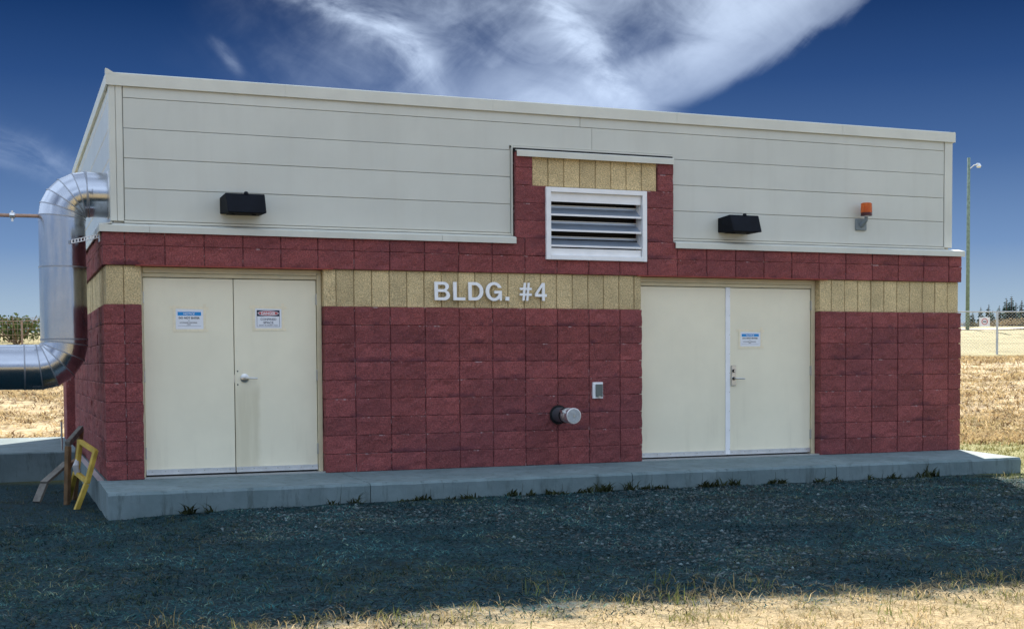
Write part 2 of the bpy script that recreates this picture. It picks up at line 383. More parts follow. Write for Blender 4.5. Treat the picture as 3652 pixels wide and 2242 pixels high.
def mesh_np(name, V, F, tint, material, n_per=4, **kw):
    me = bpy.data.meshes.new(name); V = np.asarray(V, np.float32); F = np.asarray(F, np.int32)
    me.vertices.add(len(V)); me.vertices.foreach_set('co', V.ravel())
    k = F.shape[1]; me.loops.add(F.size); me.loops.foreach_set('vertex_index', F.ravel())
    me.polygons.add(len(F)); me.polygons.foreach_set('loop_start', np.arange(0, F.size, k, dtype=np.int32)); me.polygons.foreach_set('loop_total', np.full(len(F), k, np.int32))
    me.update(calc_edges=True)
    if tint is not None:
        a = me.color_attributes.new('tint', 'FLOAT_COLOR', 'POINT'); c = np.ones((len(V), 4), np.float32); c[:, :3] = tint; a.data.foreach_set('color', c.ravel())
    me.materials.append(material)
    o = link(name, me, **kw); return o
def blades(P, height, lean, width, colors):
    """bent two-quad blades at points P (n,3); returns V,F,tint"""
    n = len(P); a = rng.uniform(0, 2*np.pi, n); d = np.stack([np.cos(a), np.sin(a), np.zeros(n)], 1)
    a2 = rng.uniform(0, 2*np.pi, n); w = np.stack([np.cos(a2), np.sin(a2), np.zeros(n)], 1)*width[:, None]/2
    up_ = np.array([0, 0, 1.])
    hz = height*np.cos(lean); hx = height*np.sin(lean)
    p0 = P; p1 = P+d*(hx*.35)[:, None]+up_*(hz*.62)[:, None]; p2 = P+d*hx[:, None]*1.1+up_*(hz*.95)[:, None]
    V = np.stack([p0-w, p0+w, p1+w*.75, p1-w*.75, p2], 1).reshape(-1, 3)
    i = np.arange(n)[:, None]*5
    F = np.concatenate([i+[0, 1, 2], i+[0, 2, 3], i+[3, 2, 4]], 1).reshape(-1, 3)
    return V, F, np.repeat(colors, 5, 0)

# ------------------------------------------------------------------ slab and pad
apron = link('pavement', None, kind='structure', label='concrete apron slab along the front of the building')
cuts = [-2.40, .10, 3.0, 5.6, 8.27]
for i in range(4):
    a, b = cuts[i]+(.004 if i else 0), cuts[i+1]-(.004 if i < 3 else 0)
    br = 8.5 if i == 3 else b
    mb = MB(); nx = 70; top = []
    prof = [(-1.32, -.42), (-1.32, -.035), (-1.297, -.010), (-.6, -.004), (.06, 0), (.06, -.42)]
    for k in range(nx+1):
        u_ = k/nx; row = []
        for q, (yy, zz) in enumerate(prof):
            x = a+(b-a)*u_ if yy < -1 else a+((b if yy < -.7 else br if yy > 0 else b+(br-b)*.55)-a)*u_
            j = .007*noise.noise((x*9, yy*9, zz*7))+.010*min(0, noise.noise((x*2.3, 4, zz*7))+.15) if q in (1, 2) else 0
            if q == 0: zz -= 0
            row.append((x, yy+j, zz+j*.6))
        top.append(row)
    n = len(prof)
    mb.add([p for r in top for p in r], [(k*n+q, (k+1)*n+q, (k+1)*n+q+1, k*n+q+1) for k in range(nx) for q in range(n-1)]+[tuple(range(n)), tuple(nx*n+q for q in reversed(range(n)))])
    mb.build('slab_section', CONC, apron)
MB().box(-2.40, -2.25, .06, 7.0, -.5, -.012).build('footing', CONC, apron)
MB().box(-2.398, -2.335, .08, 6.1, -.011, -.004).build('ledge_strip', GALV, apron)  # thin bright metal strip laid on the footing ledge
pad = MB().box(-12, -2.40, 3.6, 7.4, -.6, .095).build('concrete_pad', CONC, bevel=.015, kind='structure', label='raised concrete pad behind the duct at the left')

# ------------------------------------------------------------------ the building
bld = thing('utility_building', 'low flat-roofed building of red and tan split-face block under grey siding', 'building', (3, 0, 0))
BO = Vector((3, 0, 0))
def bpart(mb, name, material, parent=bld, **kw):
    o = mb.build(name, material, None, **kw); o.parent = parent
    if parent is bld: o.location = -BO
    return o
JT, JZ = .0085, .005
BM = {}
def block_mesh(w, h, material, amp, var, corner=None, depth=.05):
    key = (round(w, 3), round(h, 3), material.name, var, corner)
    if key in BM: return BM[key]
    ox = random.random()*100; dc = .275
    nx = max(3, round(w/.055)); nz = max(3, round(h/.05)); path = []
    def seg(p, q, n, nrm, first=False):
        for i in range(0 if first else 1, n+1): path.append((p[0]+(q[0]-p[0])*i/n, p[1]+(q[1]-p[1])*i/n, nrm))
    if corner == 'L': path.append((0, dc, (-1, 0))); seg((0, dc), (0, .0), 4, (-1, 0)); path[-1] = (0, 0, (-.7, -.7))
    else: path += [(0, depth, (0, 0)), (0, .006, (0, -1)), (.006, 0, (0, -1))]
    seg((0, 0) if corner == 'L' else (.006, 0), (w-(0 if corner == 'R' else .006), 0), nx, (0, -1))
    if corner == 'R': path[-1] = (w, 0, (.7, -.7)); seg((w, 0), (w, dc), 4, (1, 0)); path.append((w, dc, (1, 0)))
    else: path += [(w, .006, (0, -1)), (w, depth, (0, 0))]
    zs = [0, .006]+[.006+(h-.012)*k/nz for k in range(1, nz)]+[h-.006, h]
    vs = []
    for k, z in enumerate(zs):
        edge = k in (0, len(zs)-1)
        for (x, y, nm) in path:
            d = noise.noise((x*11+ox, z*11, y*11))*amp+noise.noise((x*31+ox, z*31, y*31))*amp*.6
            if edge: d = min(d, 0)*.5-.0025
            vs.append((x+nm[0]*d, y+nm[1]*d, z))
    n = len(path)
    fs = [(k*n+i, k*n+i+1, (k+1)*n+i+1, (k+1)*n+i) for k in range(len(zs)-1) for i in range(n-1)]
    fs += [tuple(range(n)), tuple((len(zs)-1)*n+i for i in reversed(range(n)))]
    mb = MB(); mb.add(vs, fs); BM[key] = mb.mesh('block', material); return BM[key]
def place_block(parent, x0, x1, z0, z1, y=0, material=RED, amp=.011, name='block', corner=None, side=False, off=Vector((0,0,0))):
    w, h = x1-x0-JT, z1-z0-JZ
    me = block_mesh(w, h, material, amp, random.randrange(5 if corner is None else 3), corner)
    jit = random.uniform(-.003, .003)
    if side: return link(name, me, parent, (y+jit, x1-JT/2, z0+JZ/2), (0, 0, -math.pi/2))
    return link(name, me, parent, (x0+JT/2, y+jit, z0+JZ/2))

# block wall, front: a mortar core with the blocks standing proud of it
fr = MB(); FYM = .014
XL, XR = -2.32, 8.47
D1 = (-1.94, -.04); D2 = (3.79, 6.29)
for a, b in ((XL+.03, D1[0]-.03), (D1[1]+.03, D2[0]-.03), (D2[1]+.03, XR-.03)): fr.box(a, b, FYM, .30, 0, 1.8)
fr.box(XL+.03, XR-.03, FYM, .30, 2.205, 2.40)
fr.box(XL+.03, 2.60, FYM, .30, 2.40, 2.60); fr.box(3.80, XR-.03, FYM, .30, 2.40, 2.60)
fr.box(2.20, 2.60, FYM, .30, 2.60, 3.2); fr.box(3.80, 4.21, FYM, .30, 2.60, 3.2)
fr.box(2.20, 2.40, FYM, .30, 3.2, 3.58); fr.box(4.00, 4.21, FYM, .30, 3.2, 3.58)
front = bpart(fr, 'front_wall', MORTAR)
for a, b, z0, z1 in ((XL+.05, D1[0]-.03, 1.8, 2.205), (D1[1]+.03, D2[0]-.03, 1.8, 2.205), (D2[1]+.03, XR-.06, 1.8, 2.205), (2.40, 4.00, 3.2, 3.58)):
    bpart(MB().box(a, b, .040, .30, z0, z1), 'mortar_bed', TMORTAR, front)
lowcols = [(XL, -2.115), (-2.115, D1[0])]+[(D1[1], .3)]+[(.3+.4*k, .7+.4*k) for k in range(8)]+[(3.5, D2[0])]+[(D2[1], 6.664)]+[(6.664+.4*k, 7.064+.4*k) for k in range(4)]+[(8.264, XR)]
for j in range(9):
    for a, b in lowcols:
        place_block(front, a, b, .2*j, .2*j+.2, corner='L' if a in (XL, D1[1], D2[1]) else 'R' if b in (XR, D1[0], D2[0]) else None)
upcols = [(XL, -2.1)]+[(-2.1+.4*k, -1.7+.4*k) for k in range(14)]+[(3.5, 3.864)]+[(3.864+.4*k, 4.264+.4*k) for k in range(11)]+[(8.264, XR)]
for j in (0, 1):
    for a, b in upcols:
        if j == 1 and a >= 2.7-.01 and b <= 3.51: continue
        if j == 1 and abs(a-2.3) < .01: b = 2.595
        if j == 1 and abs(a-3.5) < .01: a = 3.805
        if b-a < .08: continue
        place_block(front, a, b, 2.2+.2*j, 2.4+.2*j, corner='L' if a == XL else 'R' if b == XR else None)
for j in range(5):
    z = 2.6+.2*j
    place_block(front, 2.19, 2.595 if j < 3 else 2.40, z, z+.2 if j < 4 else 3.57)
    place_block(front, 3.805 if j < 3 else 4.0, 4.215, z, z+.2 if j < 4 else 3.57)
YT = .028
def tans(a, b, z0=1.8, z1=2.2, corners=(None, None)):
    n = 0; x = a[0]
    for x0, x1 in zip(a[:-1], a[1:]):
        c = corners[0] if n == 0 else corners[1] if x1 == a[-1] else None
        place_block(front, x0, x1, z0, z1, YT, TAN, .0045, 'tan_block', c); n += 1
tans([XL+.03, -2.115, D1[0]], 0, corners=('L', 'R'))
tans([D1[1], .10]+[.30+.2*k for k in range(17)]+[3.70, D2[0]], 0, corners=('L', 'R'))
tans([D2[1], 6.464]+[6.664+.2*k for k in range(9)]+[XR-.03], 0, corners=('L', 'R'))
tans([2.40+.2*k for k in range(9)], 0, 3.2, 3.57)

# left side wall
sd_ = MB().box(XL+.016, -2.05, .30, 6.2, 0, 1.8).box(XL+.044, -2.05, .30, 6.2, 1.8, 2.2).box(XL+.016, -2.05, .30, 6.2, 2.2, 2.6)
side = bpart(sd_, 'side_wall', MORTAR)
SIDES = [.2+.4*k for k in range(16)]
for j in range(13):
    tanrow = j in (9, 10)
    if j == 10: continue
    for y0, y1 in zip(SIDES[:-1], SIDES[1:]):
        if tanrow:
            for q in (0, .2): place_block(side, y0+q, y0+q+.2, 1.8, 2.2, XL+.03, TAN, .0045, 'tan_block', None, True)
        else: place_block(side, y0, y1, .2*j, .2*j+.2, XL, RED, .011, 'block', None, True)
rear = MB().box(-2.44, -2.0, 6.22, 7.2, -.3, 2.6)
bpart(rear, 'corner_pier', RED, bevel=.01)
shell = MB().box(8.15, XR-.035, .30, 7.2, -.3, 2.62).box(-2.0, 8.15, 6.95, 7.19, -.3, 2.62)
bpart(shell, 'rear_wall', RED)
bpart(MB().box(-2.42, -2.405, 6.6, 6.72, .72, 1.0), 'outlet_box', WHITE)

# siding above
SY = .10; SXL, SXR = -2.22, 8.385
core = MB().box(SXL+.03, 2.5, SY+.03, .40, 2.58, 4.02).box(3.9, SXR-.03, SY+.03, .40, 2.58, 4.02).box(2.5, 3.9, SY+.03, .40, 3.25, 4.02)
core.box(SXL+.03, .2, .40, 7.1, 2.58, 4.02); core.box(8.1, SXR-.03, .40, 7.1, 2.58, 4.02); core.box(.2, 8.1, 6.8, 7.1, 2.58, 4.02)
siding = bpart(core, 'siding', TRIM)
rows = [(2.664, 2.991), (2.991, 3.300), (3.300, 3.605), (3.605, 3.913), (3.913, 4.040)]
def panel(x0, x1, z0, z1):
    g = .0025
    bpart(MB().box(x0+.002, x1-.002, SY, SY+.034, z0+g, z1-g), 'panel', PANEL, siding, bevel=.003)
for i, (z0, z1) in enumerate(rows):
    if i < 3: panel(-2.085, 2.165, z0, z1); panel(4.245, 8.255, z0, z1)
    elif i == 3:
        za, zc, zb = z0+.0025, 3.658, z1-.0025
        bpart(MB().prism([(-2.083, za), (2.155, za), (2.155, zc), (3.188, zc), (3.188, zb), (-2.083, zb)], 'y', SY, SY+.034), 'panel', PANEL, siding)
        bpart(MB().prism([(3.192, zc), (4.25, zc), (4.25, za), (8.253, za), (8.253, zb), (3.192, zb)], 'y', SY, SY+.034), 'panel', PANEL, siding)
    else: panel(-2.085, 3.04, z0, z1); panel(3.04, 8.255, z0, z1)
for i, (z0, z1) in enumerate(rows):
    bpart(MB().box(SXL, SXL+.034, .14, 7.1, z0+.0035, z1-.0035), 'panel', PANEL, siding, bevel=.003)
for x0, x1 in ((SXL-.004, -2.16), (-2.157, -2.092), (8.262, SXR+.004)):
    bpart(MB().box(x0, x1, SY-.006, SY+.05, 2.655, 4.035), 'corner_trim', TRIM, siding, bevel=.004)
bpart(MB().box(SXL-.004, SXL+.03, SY+.052, .19, 2.655, 4.035), 'corner_trim', TRIM, siding)
bpart(MB().box(-2.09, 2.165, SY-.008, SY+.03, 2.638, 2.660), 'base_trim', TRIM, siding)
bpart(MB().box(4.245, 8.26, SY-.008, SY+.03, 2.638, 2.660), 'base_trim', TRIM, siding)
bpart(MB().box(2.168, 2.182, SY-.035, SY+.04, 2.63, 3.66), 'jamb_trim', TRIM, siding)
bpart(MB().box(2.168, 4.24, SY-.02, SY+.04, 3.632, 3.652), 'head_trim', TRIM, siding)
# coping: folded metal cap in lengths
cs = [SXL-.03, -.41, 1.95, 4.30, 6.66, SXR+.03]
pf = [(SY-.03, 4.028), (SY-.03, 4.150), (SY-.018, 4.160), (.45, 4.130), (.45, 4.02), (.42, 4.02), (.42, 4.10), (SY-.006, 4.12), (SY-.006, 4.028)]
for a, b in zip(cs[:-1], cs[1:]):
    bpart(MB().prism(pf, 'x', a+.002, b-.002), 'coping', TRIM)
    if a > -2: bpart(MB().box(a-.003, a+.005, SY-.033, SY-.0305, 4.03, 4.148), 'coping_seam', TRIM)
pl = [(SXL-.03, 4.028), (SXL-.03, 4.150), (SXL-.018, 4.162), (SXL+.3, 4.132), (SXL+.3, 4.10), (SXL-.006, 4.122), (SXL-.006, 4.028)]
bpart(MB().prism(pl, 'y', SY-.0305, 7.15), 'coping', TRIM)
bpart(MB().prism([(8.385-x+SXL, z) for x, z in pl], 'y', SY-.0305, 7.15), 'coping', TRIM)
bpart(MB().prism([(SXL-.031, 4.14), (SXL-.031, 4.196), (SXL-.012, 4.19), (SXL+.06, 4.150), (SXL+.06, 4.14)], 'y', SY-.032, SY+.05), 'coping_end', TRIM)
bpart(MB().box(SXL+.1, SXR-.1, .42, 7.0, 3.86, 3.9), 'roof', GALV)
# sill flashing on the block band
def flash(x0, x1, z=2.534, ends=()):
    poly = [(-.030, z), (-.030, z+.064), (-.022, z+.072), (.092, z+.098), (.092, z+.086), (-.018, z+.060), (-.018, z)]
    bpart(MB().prism(poly, 'x', x0, x1), 'flashing', TRIM)
flash(-2.345, -1.853); flash(-1.850, 1.30); flash(1.303, 2.185); flash(4.228, 6.958); flash(6.961, 8.50)
flash(2.20, 4.205, 3.522)
bpart(MB().prism([(XL-.03, 2.534), (XL-.03, 2.60), (SXL, 2.635), (SXL, 2.62), (XL-.018, 2.59), (XL-.018, 2.534)], 'y', -.028, 6.3), 'flashing', TRIM)
bpart(MB().box(2.19, 4.215, .03, .30, 3.58, 3.622), 'cap_block', DARK)
bpart(MB().box(XL+.03, XR-.03, .105, .3, 2.602, 2.618), 'cap_filler', DARK)
for (a, b) in (D1, D2):
    bpart(MB().box(a-.06, b+.10, -.014, .28, 2.196, 2.204), 'lintel', mat('red_steel', (.34, .055, .04), .5, var=.1) if 'red_steel' not in MATS else MATS['red_steel'])

# doors
FY = .125
def door_set(a, b, mid, stained):
    f = MB().box(a, a+.022, FY, .29, .0, 2.193).box(b-.05, b, FY, .29, .0, 2.193)
    f.box(a+.022, b-.05, FY-.012, .29, 2.135, 2.193).box(a+.022, b-.05, FY+.006, .29, 2.092, 2.133)
    bpart(f, 'door_frame', FRAME, bevel=.003)
    bpart(MB().box(a+.03, b-.06, .21, .29, .0, 2.09), 'dark_backing', DARK)  # dark sheet behind the leaves, put in so the door gaps stay black
    bpart(MB().box(a, b, .02, .29, -.02, .016), 'threshold', STEEL)
    out = []
    for k, (x0, x1) in enumerate(((a+.027, mid-.004), (mid+.004, b-.056))):
        d = bpart(MB().box(x0, x1, FY+.022, FY+.066, .045, 2.085), 'door', DOOR2 if (stained and k) else DOOR, bevel=.003)
        sw = bpart(MB().box(x0+.002, x1-.002, FY+.010, FY+.0215, .032, .088), 'door_sweep', GALV, d)
        n = 7; sc = MB()
        for i in range(n):
            x = x0+.06+(x1-x0-.12)*i/(n-1); sc.tube([(x, FY+.011, .066), (x, FY+.006, .066)], .006, 6)
        bpart(sc, 'screws', HINGE, d, kind='stuff')
        for z in (1.88, 1.06, .26):
            hx = x0-.004 if k == 0 else x1+.004
            h = MB()
            for q in range(5): h.tube([(hx, FY+.008, z-.06+.0245*q), (hx, FY+.008, z-.06+.0245*q+.0225)], .0085, 8)
            h.box(hx-.012, hx+.012, FY+.012, FY+.0205, z-.058, z+.058)
            if not (k == 0 and not stained): bpart(h, 'hinge', HINGE, d)
        out.append(d)
    return out
dl = door_set(*D1, -.985, True)
dr = door_set(*D2, 5.03, False)
LY = FY+.022
def lever(parent, x, z, y, L):
    mb = MB(); mb.tube([(x, y, z), (x, y-.055, z)], .011, 10)
    mb.tube([(x, y-.055, z), (x+.012, y-.062, z), (x+.05, y-.062, z), (x+L, y-.058, z-.004)], [.012, .0125, .011, .009], 10)
    o = bpart(mb, 'lever_handle', STEEL, parent); smooth_sharp(o)
# lever on a round rose
o = bpart(MB().tube([(-.88, LY-.001, 1.035), (-.88, LY-.012, 1.035), (-.88, LY-.017, 1.035)], [.046, .046, .036], 28), 'rose', STEEL, dl[1]); smooth_sharp(o)
lever(dl[1], -.88, 1.035, LY-.016, .125)
for z in (1.108, .965): bpart(MB().tube([(-.952, LY+.002, z), (-.952, LY-.0015, z)], .008, 10), 'screw_hole', DARK, dl[1])
bpart(MB().box(-.990, -.980, LY-.001, LY+.01, .985, 1.075), 'latch_plate', STEEL, dl[0])
# escutcheon lock on the right pair
bpart(MB().box(5.082, 5.148, LY-.022, LY-.0005, .885, 1.135), 'escutcheon', STEEL, dr[1], bevel=.005)
o = bpart(MB().tube([(5.113, LY-.022, 1.065), (5.113, LY-.036, 1.065)], .020, 20), 'cylinder', DARK, dr[1])
o = bpart(MB().tube([(5.119, LY-.023, 1.065), (5.119, LY-.040, 1.065)], .015, 20), 'key_plug', STEEL, dr[1])
o = bpart(MB().tube([(5.113, LY-.022, .972), (5.113, LY-.030, .972)], .019, 20), 'spindle_ring', DARK, dr[1])
lever(dr[1], 5.113, .972, LY-.024, .12)
ast = bpart(MB().box(5.003, 5.066, LY-.014, LY-.0005, .036, 2.088), 'astragal', WHITE, dr[0], bevel=.002)
sc = MB()
for i in range(9): sc.tube([(5.056, LY-.0135, .1+.235*i), (5.056, LY-.0165, .1+.235*i)], .005, 6)
bpart(sc, 'screws', HINGE, dr[0], kind='stuff')

# louver
lv = bpart(MB().box(2.555, 3.84, .21, .225, 2.37, 3.19), 'louver', DARK)
for x0, x1, z0, z1 in ((2.553, 2.613, 2.362, 3.190), (3.785, 3.842, 2.362, 3.190), (2.6135, 3.7845, 3.135, 3.189), (2.6135, 3.7845, 2.363, 2.416)):
    bpart(MB().box(x0, x1, -.035, .05, z0, z1), 'louver_frame', WHITE, lv, bevel=.003)
for x in (2.6135, 3.778): bpart(MB().box(x, x+.0065, .05, .13, 2.42, 3.13), 'louver_jamb', WHITE, lv)
bpart(MB().box(2.6205, 3.7775, .002, .014, 3.03, 3.134), 'head_blade', WHITE, lv)
bpart(MB().box(2.6205, 3.7775, .002, .014, 2.417, 2.497), 'sill_blade', WHITE, lv)
for z in (2.868, 2.690, 2.512):
    poly = [(-.012, z), (-.012, z+.022), (-.006, z+.022), (-.004, z+.010), (.125, z+.106), (.125, z+.126), (.131, z+.126), (.131, z+.099), (.004, z+.002), (-.004, z)]
    bpart(MB().prism(poly, 'x', 2.6205, 3.7775), 'blade', BLADE, lv)
    bpart(MB().box(2.6205, 3.7775, -.0145, -.0125, z, z+.022), 'blade_lip', WHITE, lv)
    bpart(MB().box(2.6205, 3.7775, .128, .1475, z+.127, z+.137), 'drain_lip', WHITE, lv)

# ------------------------------------------------------------------ lettering
def text_mesh(s, extrude, bold=0):
    c = bpy.data.curves.new('t', 'FONT'); c.body = s; c.size = 1; c.extrude = extrude; c.offset = bold; c.resolution_u = 6
    o = bpy.data.objects.new('t', c); COL.objects.link(o)
    dg = bpy.context.evaluated_depsgraph_get(); me = bpy.data.meshes.new_from_object(o.evaluated_get(dg))
    bpy.data.objects.remove(o); bpy.data.curves.remove(c)
    return me
def arc(cx, cz, rx, rz, a0, a1, n=14): return [(cx+rx*math.cos(R(a0+(a1-a0)*i/n)), cz+rz*math.sin(R(a0+(a1-a0)*i/n))) for i in range(n+1)]
GLYPH = {
 'B': (.88, [[(0, 0)]+arc(.55, .275, .33, .275, -90, 62)+arc(.52, .755, .30, .245, -58, 90)+[(0, 1)], [(.19, .155)]+arc(.53, .303, .155, .148, -90, 90)+[(.19, .451)], [(.19, .60)]+arc(.51, .722, .125, .122, -90, 90)+[(.19, .845)]]),
 'L': (.69, [[(0, 0), (.69, 0), (.69, .16), (.19, .16), (.19, 1), (0, 1)]]),
 'D': (.87, [[(0, 0)]+arc(.38, .5, .49, .5, -90, 90, 24)+[(0, 1)], [(.19, .16)]+arc(.37, .5, .305, .34, -90, 90, 22)+[(.19, .84)]]),
 'G': (.93, [arc(.48, .5, .48, .52, 24, 296, 40)+[(.79, .105), (.81, 0), (.93, 0), (.93, .54), (.50, .54), (.50, .385), (.755, .385)]+arc(.485, .5, .29, .365, 318, 34, 36)]),
 '4': (.80, [[(.48, 0), (.66, 0), (.66, .225), (.80, .225), (.80, .375), (.66, .375), (.66, 1), (.49, 1), (0, .385), (0, .225), (.48, .225)], [(.165, .375), (.48, .375), (.48, .775)]]),
}
def glyph_mesh(ch, x0, x1, y, z0, z1, thick, material):
    mb = MB()
    if ch == '.': mb.box(x0, x1, y-thick, y, z0, z1); return mb.mesh('letter', material)
    if ch == '#':
        w, h = x1-x0, z1-z0
        for f in (.28, .60):
            mb.prism([(x0+w*(f-.07), z0), (x0+w*(f+.10), z0), (x0+w*(f+.24), z1), (x0+w*(f+.07), z1)], 'y', y-thick, y)
        for f in (.28, .60):
            mb.box(x0, x1, y-thick+.001, y-.001, z0+h*f, z0+h*(f+.125))
        return mb.mesh('letter', material)
    gw, outs = GLYPH[ch]
    c = bpy.data.curves.new('g', 'CURVE'); c.dimensions = '2D'; c.fill_mode = 'BOTH'; c.extrude = .5
    for pts in outs:
        sp = c.splines.new('POLY'); sp.points.add(len(pts)-1); sp.use_cyclic_u = True
        for q, (px, pz) in zip(sp.points, pts): q.co = (px, pz, 0, 1)
    o = bpy.data.objects.new('g', c); COL.objects.link(o)
    me = bpy.data.meshes.new_from_object(o.evaluated_get(bpy.context.evaluated_depsgraph_get()))
    bpy.data.objects.remove(o); bpy.data.curves.remove(c)
    n = len(me.vertices); co = np.zeros(n*3); me.vertices.foreach_get('co', co); co = co.reshape(-1, 3)
    new = np.stack([x0+co[:, 0]/gw*(x1-x0), y-(co[:, 2]+.5)*thick, z0+co[:, 1]*(z1-z0)], 1)
    me.vertices.foreach_set('co', new.ravel()); me.update(); me.materials.clear(); me.materials.append(material); return me
def text_fit(s, x0, x1, y, z0, z1, thick, material, bold=0, slant=0):
    """mesh for the string filling the rectangle x0..x1 by z0..z1, facing -Y"""
    me = text_mesh(s, 1.0, bold); n = len(me.vertices); co = np.zeros(n*3); me.vertices.foreach_get('co', co); co = co.reshape(-1, 3)
    lo, hi = co.min(0), co.max(0); q = (co-lo)/np.maximum(hi-lo, 1e-6)
    z = z0+q[:, 1]*(z1-z0)
    new = np.stack([x0+q[:, 0]*(x1-x0)+slant*(z-z0), y-q[:, 2]*thick, z], 1)
    me.vertices.foreach_set('co', new.ravel()); me.update(); me.materials.clear(); me.materials.append(material); return me
sign = thing('building_sign', 'white raised letters reading BLDG. #4 on the tan block band', 'sign', (1.9, .02, 1.88))
LS = [('B', 1.208, 1.387), ('L', 1.428, 1.569), ('D', 1.607, 1.784), ('G', 1.814, 2.007), ('.', 2.052, 2.098), ('#', 2.229, 2.373), ('4', 2.417, 2.560)]
for ch, a, b in LS:
    z0 = 1.881+.006*(a-1.2); hgt = .204 if ch != '.' else .043
    me = glyph_mesh(ch, a, b, .002, z0, z0+hgt, .022, LETTER)
    o = link('letter', me, sign); o.matrix_parent_inverse = Matrix.Translation(-Vector(sign.location))
    pn = MB()
    for px in ((a*.75+b*.25), (a*.25+b*.75)): pn.tube([(px, .026, z0+hgt*.5), (px, .003, z0+hgt*.5)], .004, 6)
    o = pn.build('standoff', STEEL, sign); o.matrix_parent_inverse = Matrix.Translation(-Vector(sign.location))

def notice(x0, x1, z0, z1, label, kind, tilt=0):
    y = LY-.002
    t = thing('paper_notice', label, 'notice', (x0, y, z0), 'paper notices taped to the doors')
    P = Matrix.Translation(-Vector(t.location))
    def part(mb, name, m):
        o = mb.build(name, m, t); o.matrix_parent_inverse = P; return o
    def txt(s, a, b, c, d, m, bold=.01, slant=0):
        o = link('lettering', text_fit(s, a, b, y-.0022, c, d, .0006, m, bold, slant), t); o.matrix_parent_inverse = P
    w, h = x1-x0, z1-z0
    X = lambda f: x0+f*w
    Z = lambda f: z1-f*h
    part(MB().box(x0, x1, y-.001, y, z0, z1), 'sheet', PAPER)
    if kind == 'notice':
        part(MB().box(X(.07), X(.92), y-.0017, y-.0011, Z(.34), Z(.16)), 'blue_band', BLUE)
        txt('NOTICE', X(.28), X(.68), Z(.305), Z(.205), PAPER, .02, .15)
        txt('DO NOT ENTER', X(.11), X(.87), Z(.50), Z(.405), INK, .03)
        txt('1', X(.47), X(.485), Z(.62), Z(.54), INK2, .01)
        txt('AUTHORIZED PERSONNEL', X(.13), X(.78), Z(.70), Z(.655), INK, .02)
        txt('ONLY', X(.41), X(.55), Z(.79), Z(.745), INK, .02)
        part(MB().box(X(.07), X(.92), y-.0014, y-.0011, Z(.845), Z(.835)), 'rule', INK2)
    else:
        part(MB().box(X(.06), X(.93), y-.0014, y-.0011, Z(.40), Z(.10)), 'black_panel', NAVY)
        def ell(cx, cz, rx, rz, d, m, nm):
            part(MB().prism([(cx+rx*math.cos(a), cz+rz*math.sin(a)) for a in np.linspace(0, 2*math.pi, 40, endpoint=False)], 'y', y-d-.0003, y-d), nm, m)
        ell(X(.495), Z(.25), w*.40, h*.125, .0015, PAPER, 'oval_rim'); ell(X(.495), Z(.25), w*.375, h*.105, .0019, DRED, 'oval')
        txt('DANGER', X(.23), X(.77), Z(.325), Z(.185), PAPER, .03)
        for a, b, c, d in ((.06, .075, .92, .40), (.915, .93, .92, .40), (.075, .915, .92, .905)):
            part(MB().box(X(a), X(b), y-.0014, y-.0011, Z(c), Z(d)), 'border', INK2)
        txt('CONFINED', X(.20), X(.80), Z(.60), Z(.49), INK2, .012); txt('SPACE', X(.31), X(.69), Z(.77), Z(.65), INK2, .012)
        txt('ENTRY BY PERMIT ONLY', X(.14), X(.87), Z(.865), Z(.825), INK, .015)
    e = .045
    for k, pts in enumerate((((x0-.06, z1+.012), (x1+.055, z1+.004)), ((x0-.03, z0-.012), (x1+.05, z0-.010)), ((x0-.016, z0-.03), (x0-.012, z1+.03)), ((x1+.014, z0-.02), (x1+.016, z1+.05)))):
        (ax, az), (bx, bz) = pts; ty = y-.0013-.0007*(k//2)
        mb = MB().bar((ax, ty, az), (bx, ty, bz), .028, .0004, side=(0, 0, 1) if abs(bx-ax) > abs(bz-az) else (1, 0, 0))
        part(mb, 'tape_strip', TAPE)
notice(-1.587, -1.303, 1.552, 1.769, 'blue-banded DO NOT ENTER notice taped to the leftmost door', 'notice')
notice(-.757, -.474, 1.564, 1.781, 'red and black DANGER CONFINED SPACE notice taped above the round-rose lever', 'danger')
notice(5.216, 5.502, 1.366, 1.551, 'blue-banded DO NOT ENTER notice taped to the rightmost door', 'notice')

# ------------------------------------------------------------------ things fixed to the front
def wall_light(x0, x1, z0, z1, label):
    t = thing('wall_light', label, 'wall light', ((x0+x1)/2, SY, z0), 'black wedge wall lights')
    P = Matrix.Translation(-Vector(t.location)); yb = SY-.002
    v = [(x0-.005, yb, z0+.01), (x1+.005, yb, z0+.01), (x1+.005, yb, z1-.02), (x0-.005, yb, z1-.02),
         (x0+.035, yb-.315, z0), (x1+.005, yb-.315, z0), (x1, yb-.245, z1), (x0+.015, yb-.245, z1)]
    o = MB().add(v, [(0,1,2,3),(4,5,6,7),(0,4,5,1),(1,5,6,2),(2,6,7,3),(3,7,4,0)]).build('housing', BLACK, t, bevel=.006); o.matrix_parent_inverse = P
    o = MB().tube([((x0+x1)/2+.02, yb-.235, z1-.004), ((x0+x1)/2+.02, yb-.235, z1+.022)], [.028, .016], 12).build('top_knob', BLACK, t); o.matrix_parent_inverse = P
    for fx in (.25, .75):
        o = MB().box(x0+(x1-x0)*fx-.02, x0+(x1-x0)*fx+.02, yb-.2, yb-.16, z0-.016, z0+.004).build('latch', BLACK, t, bevel=.003); o.matrix_parent_inverse = P
    o = MB().box(x0+.05, x1-.03, yb-.28, yb-.06, z0-.004, z0+.0).build('lens', DARK, t); o.matrix_parent_inverse = P
wall_light(-1.115, -.690, 2.752, 2.955, 'black wedge wall light above the pair of doors beside the duct')
wall_light(4.875, 5.295, 2.738, 2.942, 'black wedge wall light above the right pair of doors')

